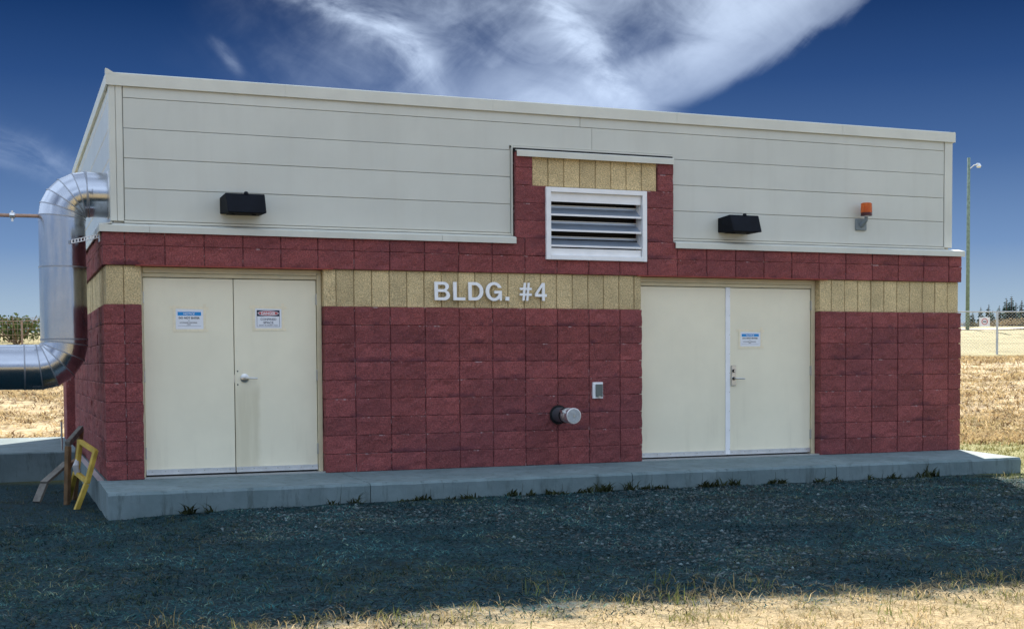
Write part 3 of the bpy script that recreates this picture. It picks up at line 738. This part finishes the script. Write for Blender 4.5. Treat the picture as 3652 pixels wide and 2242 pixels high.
bc = thing('warning_beacon', 'amber beacon on a grey bracket mounted on the siding at the right', 'beacon', (6.94, SY, 2.84))
P = Matrix.Translation(-Vector(bc.location))
def bp_(mb, name, m, sm=False, bev=0):
    o = mb.build(name, m, bc, bevel=bev); o.matrix_parent_inverse = P
    if sm: smooth_sharp(o)
GREYB = mat('grey_bracket', (.20, .24, .26), .5, var=.1)
bp_(MB().box(6.865, 7.028, SY-.03, SY-.001, 2.838, 2.982), 'bracket_box', GREYB, bev=.008)
bp_(MB().tube([(6.945, SY-.03, 2.90), (6.945, SY-.07, 2.915), (6.945, SY-.125, 2.96), (6.945, SY-.13, 3.0)], [.03, .028, .024, .022], 14), 'arm', GREYB, True)
bp_(MB().tube([(6.945, SY-.13, 3.0), (6.945, SY-.13, 3.012)], .03, 14), 'swivel', STEEL, True)
bp_(MB().tube([(6.945, SY-.13, 3.012), (6.945, SY-.13, 3.05)], [.072, .070], 24), 'base', mat('maroon_base', (.07, .012, .012), .4), True)
lens = MB(); n = 28
for i, z in enumerate((3.05, 3.165, 3.172)):
    for k in range(n):
        a = 2*math.pi*k/n; rr = (.070, .066, .058)[i]*(1+.035*(k % 2)); lens.v.append((6.945+rr*math.cos(a), SY-.13+rr*math.sin(a), z))
for i in range(2): lens.f += [(i*n+k, i*n+(k+1) % n, (i+1)*n+(k+1) % n, (i+1)*n+k) for k in range(n)]
lens.f += [tuple(2*n+k for k in range(n)), tuple(range(n-1, -1, -1))]
bp_(lens, 'lens', AMBER)
bp_(MB().tube([(6.945, SY-.13, 3.052), (6.945, SY-.13, 3.13)], [.026, .02], 10), 'bulb', DRED)

bx = thing('switch_box', 'small white framed box with a dark cover beside the capped pipe', 'switch box', (3.2, 0, .76))
P = Matrix.Translation(-Vector(bx.location))
for a in ((3.135, 3.262, -.03, .02, .758, .948, 'frame', WHITE, .004), (3.165, 3.252, -.047, -.0305, .778, .925, 'cover', mat('grey_cover', (.14, .16, .15), .4, var=.1), .004), (3.195, 3.225, -.052, -.0475, .769, .784, 'clasp', STEEL, .001)):
    o = MB().box(*a[:6]).build(a[6], a[7], bx, bevel=a[8]); o.matrix_parent_inverse = P

cp = thing('capped_pipe', 'short capped pipe stub sticking out of the red block wall', 'pipe stub', (2.70, 0, .48))
P = Matrix.Translation(-Vector(cp.location))
def cpart(mb, name, m, sm=True):
    o = mb.build(name, m, cp); o.matrix_parent_inverse = P
    if sm: smooth_sharp(o, 30)
PV = mat('dark_grey_pipe', (.075, .085, .095), .45, var=.2, scale=12)
cx, cz = 2.70, .578
cpart(MB().tube([(cx, -.016, cz), (cx, -.019, cz)], .112, 32), 'sleeve_gap', DARK)
cpart(MB().tube([(cx, .0, cz), (cx, -.24, cz)], .086, 36), 'stub', PV)
cpart(MB().tube([(cx, -.22, cz), (cx, -.25, cz)], .090, 36), 'coupling', DARK)
cpart(MB().tube([(cx, -.25, cz), (cx, -.42, cz)], .083, 36), 'spool', GALV)
for y in (-.29, -.335): cpart(MB().tube([(cx, y, cz), (cx, y-.014, cz)], .0875, 36), 'clamp_band', STEEL)
cpart(MB().box(cx-.10, cx-.07, -.35, -.28, cz+.04, cz+.065), 'clamp_screw', STEEL, False)
cpart(MB().tube([(cx, -.42, cz), (cx, -.45, cz), (cx, -.455, cz)], [.090, .090, .084], 36), 'cap', GALV)
cpart(MB().tube([(cx, -.455, cz), (cx, -.457, cz)], .079, 36), 'cap_face', mat('dull_zinc', (.42, .45, .47), .5, metal=.5, var=.15, scale=30))
cpart(MB().box(cx-.012, cx+.014, -.463, -.457, cz-.014, cz+.012), 'cap_plug', HINGE, False)

# ------------------------------------------------------------------ duct at the left
DX, DY, DR = -2.682, .5, .235
duct = thing('insulated_duct', 'large shiny metal-jacketed duct bending down outside the left wall', 'duct', (DX, DY, .9))
P = Matrix.Translation(-Vector(duct.location))
def dpart(mb, name, m=DUCT, ang=14):
    o = mb.build(name, m, duct); o.matrix_parent_inverse = P; smooth_sharp(o, ang); return o
def arcp(cx, cz, r, a0, a1, n): return [(cx+r*math.cos(R(a0+(a1-a0)*i/n)), DY, cz+r*math.sin(R(a0+(a1-a0)*i/n))) for i in range(n+1)]
ZT, ZB, RT, RB = 2.962, 1.165, .25, .25
NS = 48
dpart(MB().tube([(-2.15, DY, ZT), (DX+RT, DY, ZT)], DR, NS), 'straight_section')
SEAM = mat('dull_seam_band', (.33, .35, .39), .45, metal=.8)
def elbow(pts):
    full = MB().tube(pts, DR, NS, False)
    for i in range(len(pts)-1):
        g = MB(); g.v = full.v[i*NS:(i+2)*NS]; g.f = [(k, (k+1) % NS, NS+(k+1) % NS, NS+k) for k in range(NS)]
        dpart(g, 'elbow_gore')
        if i:      # raised lap at each mitre
            c = Vector(pts[i]); r0 = [c+(Vector(p)-c)*(1+.0045/DR) for p in full.v[i*NS:(i+1)*NS]]
            d = (Vector(pts[i+1])-Vector(pts[i-1])).normalized()*.006
            b = MB(); b.v = [tuple(p-d) for p in r0]+[tuple(p+d) for p in r0]; b.f = [(k, (k+1) % NS, NS+(k+1) % NS, NS+k) for k in range(NS)]
            dpart(b, 'lap_seam', SEAM)
e1 = arcp(DX+RT, ZT-RT, RT, 90, 180, 5)
elbow([(DX+RT+.05, DY, ZT)]+e1+[(DX, DY, ZT-RT-.05)])
dpart(MB().tube([(DX, DY, ZT-RT), (DX, DY, 2.18)], DR-.002, NS), 'straight_section')
dpart(MB().tube([(DX, DY, 2.20), (DX, DY, ZB+RB)], DR+.001, NS), 'straight_section')
e2 = arcp(DX-RB, ZB+RB, RB, 0, -90, 4)
elbow([(DX, DY, ZB+RB+.05)]+e2+[(DX-RB-.05, DY, ZB)])
dpart(MB().tube([(DX-RB, DY, ZB), (-3.10, DY, ZB)], DR-.001, NS), 'straight_section')
dpart(MB().tube([(-3.06, DY, ZB), (-6.2, DY, ZB)], DR-.003, NS), 'straight_section')
dpart(MB().tube([(-6.2, DY, ZB), (-6.5, DY, ZB-.1), (-6.6, DY, ZB-.35), (-6.6, DY, -.4)], DR-.003, NS), 'straight_section')
dpart(MB().tube([(-2.205, DY, ZT), (-2.228, DY, ZT)], DR+.016, NS), 'wall_collar', GALV, 30)
for pts, rr in (((e1[0], (e1[0][0]-.012, DY, ZT)), DR+.004), (((DX, DY, 2.19), (DX, DY, 2.205)), DR+.004), (((DX, DY, 1.445), (DX, DY, 1.46)), DR+.004), (((-3.07, DY, ZB), (-3.085, DY, ZB)), DR+.003)):
    dpart(MB().tube(pts, rr, NS), 'seam_band', SEAM, 30)
rv = MB()
for q in e1[1:5]:
    for a in (-70, -40): rv.tube([(q[0], DY-DR*math.cos(R(a+60))-.001, q[2]+.06), (q[0], DY-DR*math.cos(R(a+60))-.006, q[2]+.06)], .006, 6)
sup = MB().bar((-5.2, DY, -.3), (-5.2, DY, ZB-DR-.02), .08, .08).bar((-5.2, DY-.3, ZB-DR-.01), (-5.2, DY+.3, ZB-DR-.01), .06, .04)
dpart(sup, 'pipe_stand', GALV, 30)

st = thing('strut_bracket', 'slotted metal strut bracing the duct to the red wall', 'bracket', (-2.46, .25, 2.47))
P = Matrix.Translation(-Vector(st.location))
mb = MB()
a, b = Vector((-2.60, .245, 2.445)), Vector((-2.325, .245, 2.512)); dvec = (b-a)
mb.bar(a+Vector((0, 0, .017)), b+Vector((0, 0, .017)), .04, .006); mb.bar(a-Vector((0, 0, .017)), b-Vector((0, 0, .017)), .04, .006)
for i in range(10): mb.bar(a+dvec*(i/9)-Vector((0, .018, .017)), a+dvec*(i/9)+Vector((0, -.018, .017)), .012, .004, side=dvec)
o = mb.build('slotted_channel', GALV, st); o.matrix_parent_inverse = P
o = MB().box(-2.335, -2.325, .19, .30, 2.45, 2.57).build('wall_plate', GALV, st); o.matrix_parent_inverse = P

rod = thing('conduit', 'thin brown conduit running left from the duct elbow with a coupling', 'conduit', (-4, DY, 2.70))
P = Matrix.Translation(-Vector(rod.location))
o = MB().tube([(-9, DY, 2.715), (-3.2, DY, 2.719), (-2.88, DY, 2.722)], .019, 12).build('tube', RUSTROD, rod); o.matrix_parent_inverse = P; smooth_sharp(o)
o = MB().tube([(-3.19, DY, 2.719), (-3.18, DY, 2.719), (-3.145, DY, 2.719), (-3.135, DY, 2.719)], [.024, .031, .031, .024], 8).tube([(-3.163, DY, 2.66), (-3.163, DY, 2.768)], .012, 8).build('coupling', GALV, rod); o.matrix_parent_inverse = P

# ------------------------------------------------------------------ timber by the left wall
yf = thing('timber_stand', 'yellow painted timber frame on legs leaning by the left corner', 'wooden frame', (-2.55, .3, -.28))
P = Matrix.Translation(-Vector(yf.location))
def lum(parent, P, a, b, w, h, m, name, side=None):
    o = MB().bar(a, b, w, h, side).build(name, m, parent, bevel=.003); o.matrix_parent_inverse = P
TL, TR, BR_, BL = Vector((-2.545, .48, .385)), Vector((-2.415, .16, .295)), Vector((-2.50, .16, -.015)), Vector((-2.588, .48, .055))
nrm = (TR-TL).cross(BL-TL)
for a, b in ((TL, TR), (BL, BR_)): lum(yf, P, a, b, .045, .045, YWOOD, 'rail', nrm)
for a, b in ((TL, BL), (TR, BR_)): lum(yf, P, a+(a-b)*.05, b+(b-a)*.05, .045, .047, YWOOD, 'stile', nrm)
lum(yf, P, BR_+Vector((-.01, -.02, -.02)), Vector((-2.628, .10, -.33)), .05, .04, YWOOD, 'leg', nrm)
lum(yf, P, BL+Vector((-.005, .1, -.0)), Vector((-2.672, .95, -.33)), .05, .04, YWOOD, 'leg', nrm)
bf = thing('timber_stand', 'weathered brown timber frame standing behind the yellow one', 'wooden frame', (-2.6, .9, -.28))
P = Matrix.Translation(-Vector(bf.location))
lum(bf, P, (-2.668, .62, .35), (-2.505, 1.0, .50), .05, .06, GWOOD, 'rail')
lum(bf, P, (-2.660, .64, .33), (-2.682, .66, -.3), .055, .05, BWOOD, 'leg')
lum(bf, P, (-2.515, .98, .47), (-2.595, 1.1, -.3), .055, .05, BWOOD, 'leg')
lum(bf, P, (-2.665, .66, .12), (-2.55, 1.02, .15), .05, .05, BWOOD, 'rail')
gb = MB().bar((-2.90, .95, -.075), (-2.655, 1.25, .11), .09, .03).bar((-2.90, .95, -.09), (-2.98, .86, -.27), .09, .03).build('timber_board', GWOOD, label='grey timber board propped in the shade behind the frames', cat='board')
wt = MB().tube([(-2.575, .50, .20), (-2.60, .42, .13), (-2.585, .44, .06), (-2.56, .5, .08)], [.02, .034, .03, .012], 8).build('rag', mat('grey_rag', (.5, .5, .5), .9), label='pale rag hanging on the yellow timber frame', cat='rag')
MB().tube([(-2.60, 3.9, .09), (-2.60, 3.9, .46)], .012, 8).build('steel_rod', HINGE, label='thin upright rod standing on the concrete pad', cat='rod')

# ------------------------------------------------------------------ backdrop: fence, pole, trees
def sl(s, l):      # distance ahead and to the side of the viewpoint, on the ground
    x = CAM.x+FH[0]*s+FH[1]*l; y = CAM.y+FH[1]*s-FH[0]*l
    return Vector((x, y, ground_h(x, y)))
WIRE = mat('galvanised_wire', (.55, .58, .60), .5, metal=.4, var=.1)
BWIRE = mat('brown_wire', (.34, .24, .18), .7, var=.1)
def fence(l0, n, label, chain, post_m, name):
    t = thing(name, label, 'fence', sl(52, l0)); P = Matrix.Translation(-Vector(t.location)); sp = 2.98; H = 1.70
    def fp(mb, nm, m, kind=None):
        o = mb.build(nm, m, t, kind=kind); o.matrix_parent_inverse = P; return o
    tops = []
    for i in range(n+1):
        q = sl(52, l0+sp*i); tops.append(q)
        fp(MB().tube([q-Vector((0,0,.2)), q+Vector((0,0,H+.03))], .045 if chain else .035, 8), 'post', post_m)
    for i in range(n):
        a, b = tops[i], tops[i+1]
        fp(MB().tube([a+Vector((0,0,H)), b+Vector((0,0,H))], .03 if chain else .02, 6), 'rail', WIRE if chain else BWIRE)
    mb = MB()
    def at(f, h):
        i = min(int(f), n-1); g = f-i; return tops[i].lerp(tops[i+1], g)+Vector((0, 0, h))
    L = n*sp
    if chain:
        k = -H
        while k < L:
            for sgn in (1, -1):
                xa, za, xb, zb = k, 0, k+H, H
                if xa < 0: za -= xa; xa = 0
                if xb > L: zb -= xb-L; xb = L
                if xb > xa+.02:
                    if sgn < 0: za, zb = H-za, H-zb
                    mb.tube([at(xa/sp, .05+za*.96), at(xb/sp, .05+zb*.96)], .0035, 3, False)
            k += .13
        fp(mb, 'chain_link', WIRE, 'stuff')
    else:
        for i in range(int(L/.2)): mb.tube([at(i*.2/sp, .05), at(i*.2/sp, H+.12)], .008, 3, False)
        for j in range(9):
            for i in range(n): mb.tube([at(i, .05+j*.22), at(i+.9999, .05+j*.22)], .008, 3, False)
        fp(mb, 'welded_wire', BWIRE, 'stuff')
fence(-25.39, 4, 'brown welded-wire fence beyond the duct at the left', False, BWIRE, 'wire_fence')
fence(13.32, 5, 'chain-link fence on the bank to the right of the building', True, WIRE, 'chain_link_fence')
fs_ = sl(51.9, 18.74); ang = -yaw
fsn = thing('fence_sign', 'small white sign with a red ring hung on the chain-link fence', 'sign', fs_+Vector((0, 0, 1.13)))
fsn.rotation_euler = (0, 0, ang)
MB().box(-.21, .21, -.012, 0, 0, .36).build('plate', WHITE, fsn)
ring = MB(); n = 28
for rr in (.125, .095):
    for k in range(n): ring.v.append((rr*math.cos(2*math.pi*k/n), -.0145, .19+rr*math.sin(2*math.pi*k/n)))
ring.f = [(k, (k+1) % n, n+(k+1) % n, n+k) for k in range(n)]
ring.build('red_ring', DRED, fsn)
MB().box(-.07, .07, -.0142, -.0125, .165, .215).build('dark_bar', INK2, fsn)

q = sl(91.5, 31.85); lp = thing('light_pole', 'tall wooden light pole with a small lamp arm behind the building', 'light pole', q)
H = 11.95
MB().tube([(0, 0, -.5), (0, 0, H*.5), (0, 0, H)], [.14, .12, .10], 12).build('pole', POLE, lp, smooth=True)
arm = MB().tube([(.08*FH[1], -.08*FH[0], H-.75), (.35*FH[1], -.35*FH[0], H-.52), (.62*FH[1], -.62*FH[0], H-.45)], .035, 8).build('lamp_arm', GALV, lp)
MB().tube([(.55*FH[1], -.55*FH[0], H-.42), (.66*FH[1], -.66*FH[0], H-.47), (.70*FH[1], -.70*FH[0], H-.60), (.70*FH[1], -.70*FH[0], H-.68)], [.07, .13, .17, .12], 12).build('lamp_head', GALV, lp)

def leaf_cloud(n, cx, cy, cz, rx, ry, rz, size, c0, c1, shape='ell'):
    u_ = rng.normal(size=(n, 3)); u_ /= np.linalg.norm(u_, axis=1)[:, None]; r_ = rng.uniform(.35, 1, n)**.6
    P_ = u_*r_[:, None]*[rx, ry, rz]+[cx, cy, cz]
    d1 = rng.normal(size=(n, 3)); d1 /= np.linalg.norm(d1, axis=1)[:, None]; d2 = np.cross(d1, rng.normal(size=(n, 3))); d2 /= np.linalg.norm(d2, axis=1)[:, None]
    sz = size*rng.uniform(.6, 1.5, n)[:, None]
    V = np.stack([P_-d1*sz, P_+d2*sz*.5, P_+d1*sz, P_-d2*sz*.5], 1).reshape(-1, 3); F = np.arange(4*n).reshape(-1, 4)
    f = rng.uniform(0, 1, (n, 1)); T = np.repeat(np.array(c0)*(1-f)+np.array(c1)*f, 4, 0)
    return V, F, T
def spruce(s, l, h, label, col=((.03, .055, .05), (.07, .11, .09))):
    q = sl(s, l); t = thing('spruce_tree', label, 'tree', q, 'spruces on the skyline')
    MB().tube([(0, 0, -.3), (0, 0, h*.95)], [.035*h, .006*h], 7).build('trunk', BWOOD, t)
    V = []; T = []; n = 0; w = h*random.uniform(.24, .32); tiers = 16; lean = random.uniform(-.02, .02)
    for i in range(tiers):
        f = i/(tiers-1); z = h*(.06+.94*f); r_ = w*(1-f)**.85*random.uniform(.75, 1.15)+.02*h
        for k in range(int(12-6*f)):
            a = random.uniform(0, 6.283); rr = r_*random.uniform(.55, 1.1); dz = -.05*h*(1-f)*random.uniform(.4, 1.5)
            c = np.array([math.cos(a), math.sin(a), 0]); p_ = np.array([-math.sin(a), math.cos(a), 0])*rr*.33
            base = np.array([lean*z, 0, z]); tip = base+c*rr+[0, 0, dz]; mid = base+c*rr*.55+[0, 0, dz*.3]
            v_ = np.array([0, 0, rr*.42*random.uniform(.6, 1.2)])
            V += [base, mid+p_+v_*.2, tip, mid-p_-v_*.3, base+v_*.4, mid+v_*.5, tip, mid-v_*.7]; cc = np.array(col[0])+(np.array(col[1])-np.array(col[0]))*random.random(); T += [cc]*8
    o = mesh_np('crown', V, np.arange(len(V)).reshape(-1, 4), np.array(T), NEEDLE, parent=t)
sp_names = [(2338, 32, 'slim spruce on the skyline closest to the light pole'), (2357, 40, 'small spruce above the white fence sign'), (2376, 46, 'broad spruce on the skyline left of the fence post'),
            (2386, 34, 'short spruce just left of the fence post'), (2402, 44, 'narrow spruce just right of the fence post'), (2419, 58, 'tall dark spruce in the skyline group at the right'),
            (2431, 62, 'tallest spruce of the skyline group at the right'), (2441, 50, 'spruce on the right side of the skyline group'), (2455, 54, 'pointed spruce at the right edge of the picture'), (2329, 30, 'spruce half hidden behind the light pole')]
for i, (x, hp, lab) in enumerate(sp_names):
    s_ = 235+random.uniform(-15, 25); spruce(s_, (x-1231)/3145*s_, hp/3145*s_*1.25, lab)
def shrub(s, l, w, h, label, c0, c1, n=700, name='shrub', size=.06, group='shrubs behind the fences'):
    q = sl(s, l); t = thing(name, label, 'shrub', q, group)
    mb = MB()
    for i in range(7):
        a = random.uniform(0, 6.283); mb.tube([(0, 0, -.1), (math.cos(a)*w*.25, math.sin(a)*w*.25, h*.45), (math.cos(a)*w*.42, math.sin(a)*w*.42, h*.85)], [.03*h, .018*h, .005*h], 5)
    mb.build('stems', BWOOD, t)
    Vs, Fs, Ts = [], [], []; o_ = 0
    for i in range(6):
        a = random.uniform(0, 6.283); r_ = random.uniform(0, .5)*w*.5
        V, F, T = leaf_cloud(n//6, math.cos(a)*r_, math.sin(a)*r_, h*random.uniform(.4, .65), w*.3, w*.3, h*.38, size*h, c0, c1)
        Vs.append(V); Fs.append(F+o_); Ts.append(T); o_ += len(V)
    mesh_np('foliage', np.concatenate(Vs), np.concatenate(Fs), np.concatenate(Ts), NEEDLE, parent=t)
TANB = ((.20, .15, .085), (.36, .28, .17)); GRN = ((.035, .055, .018), (.10, .13, .05))
shrub(120, 44.5, 5, .75, 'pale leafless shrub on the skyline at the right edge', *TANB); shrub(118, 41.3, 4, .5, 'low tan shrub on the skyline below the spruces', *TANB); shrub(122, 47.3, 5, .9, 'tan shrub at the far right of the field', *TANB)
shrub(96, 33.6, 1.6, .5, 'dark low shrub at the foot of the light pole', (.03, .035, .02), (.07, .07, .045))
shrub(75, -28.3, 4, 1.9, 'green shrub behind the wire fence at the left edge', *GRN); shrub(78, -26.2, 4, 1.2, 'small green shrub near the duct behind the wire fence', *GRN); shrub(80, -30.5, 4, 1.5, 'low shrub cut off by the left edge of the picture', *GRN)
shrub(90, -29.8, 6, 1.1, 'tan shrub in the field beyond the wire fence', *TANB)
# dirt track across the top of the field
tv = []; 
for i in range(61):
    l = -60+2*i
    for ds in (92, 93.5, 95): p_ = sl(ds, l); tv.append((p_.x, p_.y, p_.z+.06))
mb = MB().add(tv, [(i*3+k, (i+1)*3+k, (i+1)*3+k+1, i*3+k+1) for i in range(60) for k in (0, 1)])
mb.build('track', mat('pale_dirt', (.50, .40, .27), .95, var=.15, scale=.6), kind='structure', label='pale dirt track across the field')

# ------------------------------------------------------------------ loose ground cover
def gh_np(P2): return np.array([ground_h(x, y) for x, y in P2])
def scatter_tufts(name, label, xr, yr, ntuft, per, spread, hgt, lean, wid, palette, keep=None, patch=False):
    c = np.stack([rng.uniform(*xr, ntuft), rng.uniform(*yr, ntuft)], 1)
    if keep is not None: c = c[[bool(keep(x, y)) for x, y in c]]
    k = np.maximum(1, rng.poisson(per, len(c))); cc = np.repeat(c, k, 0); P_ = cc+rng.normal(size=(len(cc), 2))*spread
    z = gh_np(P_); P3 = np.column_stack([P_, z-.005])
    pal = np.array(palette); ti = np.repeat(rng.integers(0, len(pal), len(c)), k); col = pal[np.where(rng.random(len(ti)) < .75, ti, rng.integers(0, len(pal), len(ti)))]*rng.uniform(.7, 1.3, (len(ti), 1))
    if patch:
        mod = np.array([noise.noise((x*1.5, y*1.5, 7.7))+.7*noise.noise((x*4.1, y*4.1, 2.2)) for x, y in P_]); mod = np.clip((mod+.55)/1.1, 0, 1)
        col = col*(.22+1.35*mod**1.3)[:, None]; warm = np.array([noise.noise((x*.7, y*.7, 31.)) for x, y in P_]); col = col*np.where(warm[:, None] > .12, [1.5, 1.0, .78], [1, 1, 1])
    n = len(P3); th = np.repeat(rng.uniform(.6, 1.4, len(c)), k)
    V, F, T = blades(P3, rng.uniform(*hgt, n)*th, rng.uniform(*lean, n), rng.uniform(*wid, n), col)
    return mesh_np(name, V, F, T, BLADES, kind='stuff', label=label)
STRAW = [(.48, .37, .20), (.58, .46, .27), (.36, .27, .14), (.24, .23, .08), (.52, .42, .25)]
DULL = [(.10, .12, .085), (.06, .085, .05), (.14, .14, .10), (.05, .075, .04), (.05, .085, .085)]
def gravel_keep(x, y):
    if y > -1.36 and -2.42 < x < 8.5: return False
    v = noise.noise((x*.55, y*.55, 3.3))+.6*noise.noise((x*1.7, y*1.7, 8.8))
    side_ = sstep(0, -2.6, x)*.9+sstep(3.8, 6.5, x)*.8+sstep(-4.6, -6.6, y)*.75
    return v*.9+side_ > .33+random.uniform(-.35, .35)
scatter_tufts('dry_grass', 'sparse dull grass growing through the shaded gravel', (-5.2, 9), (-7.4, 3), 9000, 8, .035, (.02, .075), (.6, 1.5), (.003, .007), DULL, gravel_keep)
scatter_tufts('straw_grass', 'dry straw coloured grass at the sunlit front edge', (-4.5, 6.5), (-11.0, -6.6), 5200, 8, .04, (.025, .085), (.5, 1.45), (.003, .007), STRAW, lambda x, y: y < -7.35+.4*noise.noise((x*.9, y*.9, 2)) and noise.noise((x*.8, y*.8, 6))+random.uniform(-.5, .6) > -.1)  # bright straw stops at the shadow edge, so its colour carries the sunlight
scatter_tufts('grass_fringe', 'taller grass tufts along the shadow edge', (-3, 5), (-8.3, -6.9), 60, 16, .05, (.04, .12), (.3, 1.1), (.003, .006), [(.36, .28, .13), (.26, .24, .09), (.17, .20, .06)])
scatter_tufts('plant_litter', 'flattened dead grass matted over the shaded gravel', (-5.2, 9), (-7.9, -1.36), 56000, 3, .05, (.015, .070), (1.05, 1.5), (.004, .010), [(.040, .135, .14), (.080, .175, .17), (.015, .055, .06), (.14, .21, .16), (.008, .024, .03), (.028, .095, .10)], patch=True)  # blades tinted dark teal, with the shade put into their colour
scatter_tufts('sun_thatch', 'flattened straw over the sunlit front ground', (-4.5, 7), (-11.0, -7.0), 16000, 3, .05, (.02, .08), (1.1, 1.5), (.003, .007), [(.52, .40, .20), (.60, .48, .27), (.36, .27, .13), (.22, .16, .08), (.30, .29, .10)], lambda x, y: y < -7.25+.4*noise.noise((x*1.2, y*1.2, 4)))  # lit-coloured counterpart of the shaded litter, kept beyond the shadow edge
scatter_tufts('green_grass', 'short green grass beside the building', (7.6, 16), (-3.2, 9), 5200, 7, .05, (.03, .08), (.2, 1.1), (.005, .01), [(.16, .17, .05), (.24, .22, .08), (.12, .14, .04), (.32, .27, .13)], lambda x, y: x > 8.55 or y < -1.4)
def bank(name, label, lr, sr, n, per):
    c = [];
    while len(c) < n:
        s_ = random.uniform(*sr); l = random.uniform(*lr)*s_
        if noise.noise((s_*.35, l*.2, 4))+random.uniform(-.5, .7) > 0: p_ = sl(s_, l); c.append((p_.x, p_.y))
    c = np.array(c); k = np.full(len(c), per); P_ = np.repeat(c, k, 0)+rng.normal(size=(len(c)*per, 2))*.10
    z = gh_np(P_); n_ = len(P_); pal = np.array([(.56, .43, .235), (.63, .50, .29), (.44, .32, .16), (.15, .09, .05), (.52, .41, .22)])
    ti = np.repeat(rng.integers(0, len(pal), len(c)), k)
    V, F, T = blades(np.column_stack([P_, z-.01]), rng.uniform(.06, .22, n_), rng.uniform(.8, 1.5, n_), rng.uniform(.012, .035, n_), pal[ti]*rng.uniform(.75, 1.2, (n_, 1)))
    mesh_np(name, V, F, T, BLADES, kind='stuff', label=label)
bank('straw_bank', 'matted straw on the sunlit bank right of the building', (.30, .44), (21, 50), 4200, 9)
bank('straw_bank', 'matted straw on the sunlit ground behind the duct', (-.44, -.31), (22, 50), 2600, 9)
# loose stones
def stones(n, xr, yr, size, keep=None):
    ico = np.array([(1,0,0),(-1,0,0),(0,1,0),(0,-1,0),(0,0,1),(0,0,-1)], float); fc = np.array([(0,2,4),(2,1,4),(1,3,4),(3,0,4),(2,0,5),(1,2,5),(3,1,5),(0,3,5)])
    P_ = np.stack([rng.uniform(*xr, n), rng.uniform(*yr, n)], 1)
    if keep: P_ = P_[[bool(keep(x, y)) for x, y in P_]]
    n = len(P_); z = gh_np(P_); sz = size[0]*(1-rng.random(n))**-.42; sz = np.minimum(sz, size[1])
    V = ico[None]*rng.uniform(.55, 1.3, (n, 6, 1)); V = V*(sz[:, None, None]*np.stack([rng.uniform(.8, 1.5, n), rng.uniform(.7, 1.2, n), rng.uniform(.4, .8, n)], 1)[:, None, :])
    a = rng.uniform(0, 6.28, n); ca, sa = np.cos(a)[:, None], np.sin(a)[:, None]
    V = np.stack([V[..., 0]*ca-V[..., 1]*sa, V[..., 0]*sa+V[..., 1]*ca, V[..., 2]], 2)+np.column_stack([P_, z+sz*.15])[:, None, :]
    F = (np.arange(n)[:, None, None]*6+fc[None]).reshape(-1, 3)
    g = rng.uniform(.012, .15, n); g[rng.random(n) < .03] = .24; T = np.stack([g*.72, g, g*1.04], 1)
    mesh_np('gravel', V.reshape(-1, 3), F, np.repeat(T, 6, 0), BLADES2, kind='stuff', label='loose grey gravel scattered before the slab')
def stone_mat():
    m = bpy.data.materials.new('stone'); m.use_nodes = True; t = NT(m.node_tree)
    b = t.n('ShaderNodeBsdfPrincipled', None, Base_Color=t.n('ShaderNodeAttribute', {'attribute_name': 'tint'}).outputs['Color'], Roughness=.9)
    t.n('ShaderNodeOutputMaterial', None, Surface=b.outputs[0]); return m
BLADES2 = stone_mat()
stones(70000, (-4.5, 9), (-7.3, -1.34), (.0055, .024), lambda x, y: noise.noise((x*.45, y*.6, 12.2))+.5*noise.noise((x*1.6, y*1.6, 2.2))+.35*sstep(-5.5, -2.5, y)-.45*sstep(-.5, -2.8, x)-.35*sstep(5, 8, x)+random.uniform(-.3, .3) > .12)
# weeds along the foot of the slab
weeds = [(-1.52, .16, 'green grassy weed tuft at the slab foot below the left pair of doors'), (-.22, .20, 'spiky dark weed at the slab foot under the left lever door'), (.70, .12, 'low dark weed at the slab foot left of the lettering'),
         (1.10, .14, 'dark weed below the letter B at the slab foot'), (1.70, .13, 'weed clump below the letter D at the slab foot'), (2.15, .11, 'small weed at the slab foot below the hash sign'), (2.56, .20, 'bushy dark weed at the slab foot below the capped pipe'),
         (3.20, .16, 'dark weed at the slab foot under the switch box'), (3.82, .15, 'weed at the slab foot at the left jamb of the right doors'), (4.20, .15, 'broad weed at the slab foot under the plain right-hand door leaf'), (4.75, .13, 'weed at the slab foot just left of the white astragal'),
         (5.41, .16, 'weed at the slab foot under the rightmost notice'), (6.84, .22, 'upright weed at the slab foot below the right pier'), (6.2, .12, 'flat weed at the slab foot below the right door jamb')]
for x, h, lab in weeds:
    y = -1.36; t = thing('weed', lab, 'weed', (x, y, ground_h(x, y)), 'weeds along the slab')
    Vs, Fs, Ts, o_ = [], [], [], 0
    for c in range(random.randint(3, 6)):
        cx_ = rng.normal()*.13; nb = random.randint(10, 26); hh = h*random.uniform(.35, 1)
        P_ = np.column_stack([cx_+rng.normal(size=nb)*.035, -abs(rng.normal(size=nb))*.03, np.zeros(nb)])
        V, F, T = blades(P_, rng.uniform(.3, 1.0, nb)*hh, rng.uniform(.4, 1.45, nb), rng.uniform(.010, .030, nb), np.array([(.036, .044, .022)])*rng.uniform(.5, 1.9, (nb, 1)))
        Vs.append(V); Fs.append(F+o_); Ts.append(T); o_ += len(V)
    V, F, T = np.concatenate(Vs), np.concatenate(Fs), np.concatenate(Ts)
    V[:, 1] = np.minimum(V[:, 1], .02)
    mesh_np('leaves', V, F, T, BLADES, parent=t)
    MB().tube([(0, 0, 0), (.01, -.01, h*.6), (.015, 0, h)], [.003, .002, .001], 5).build('stem', LEAF, t)
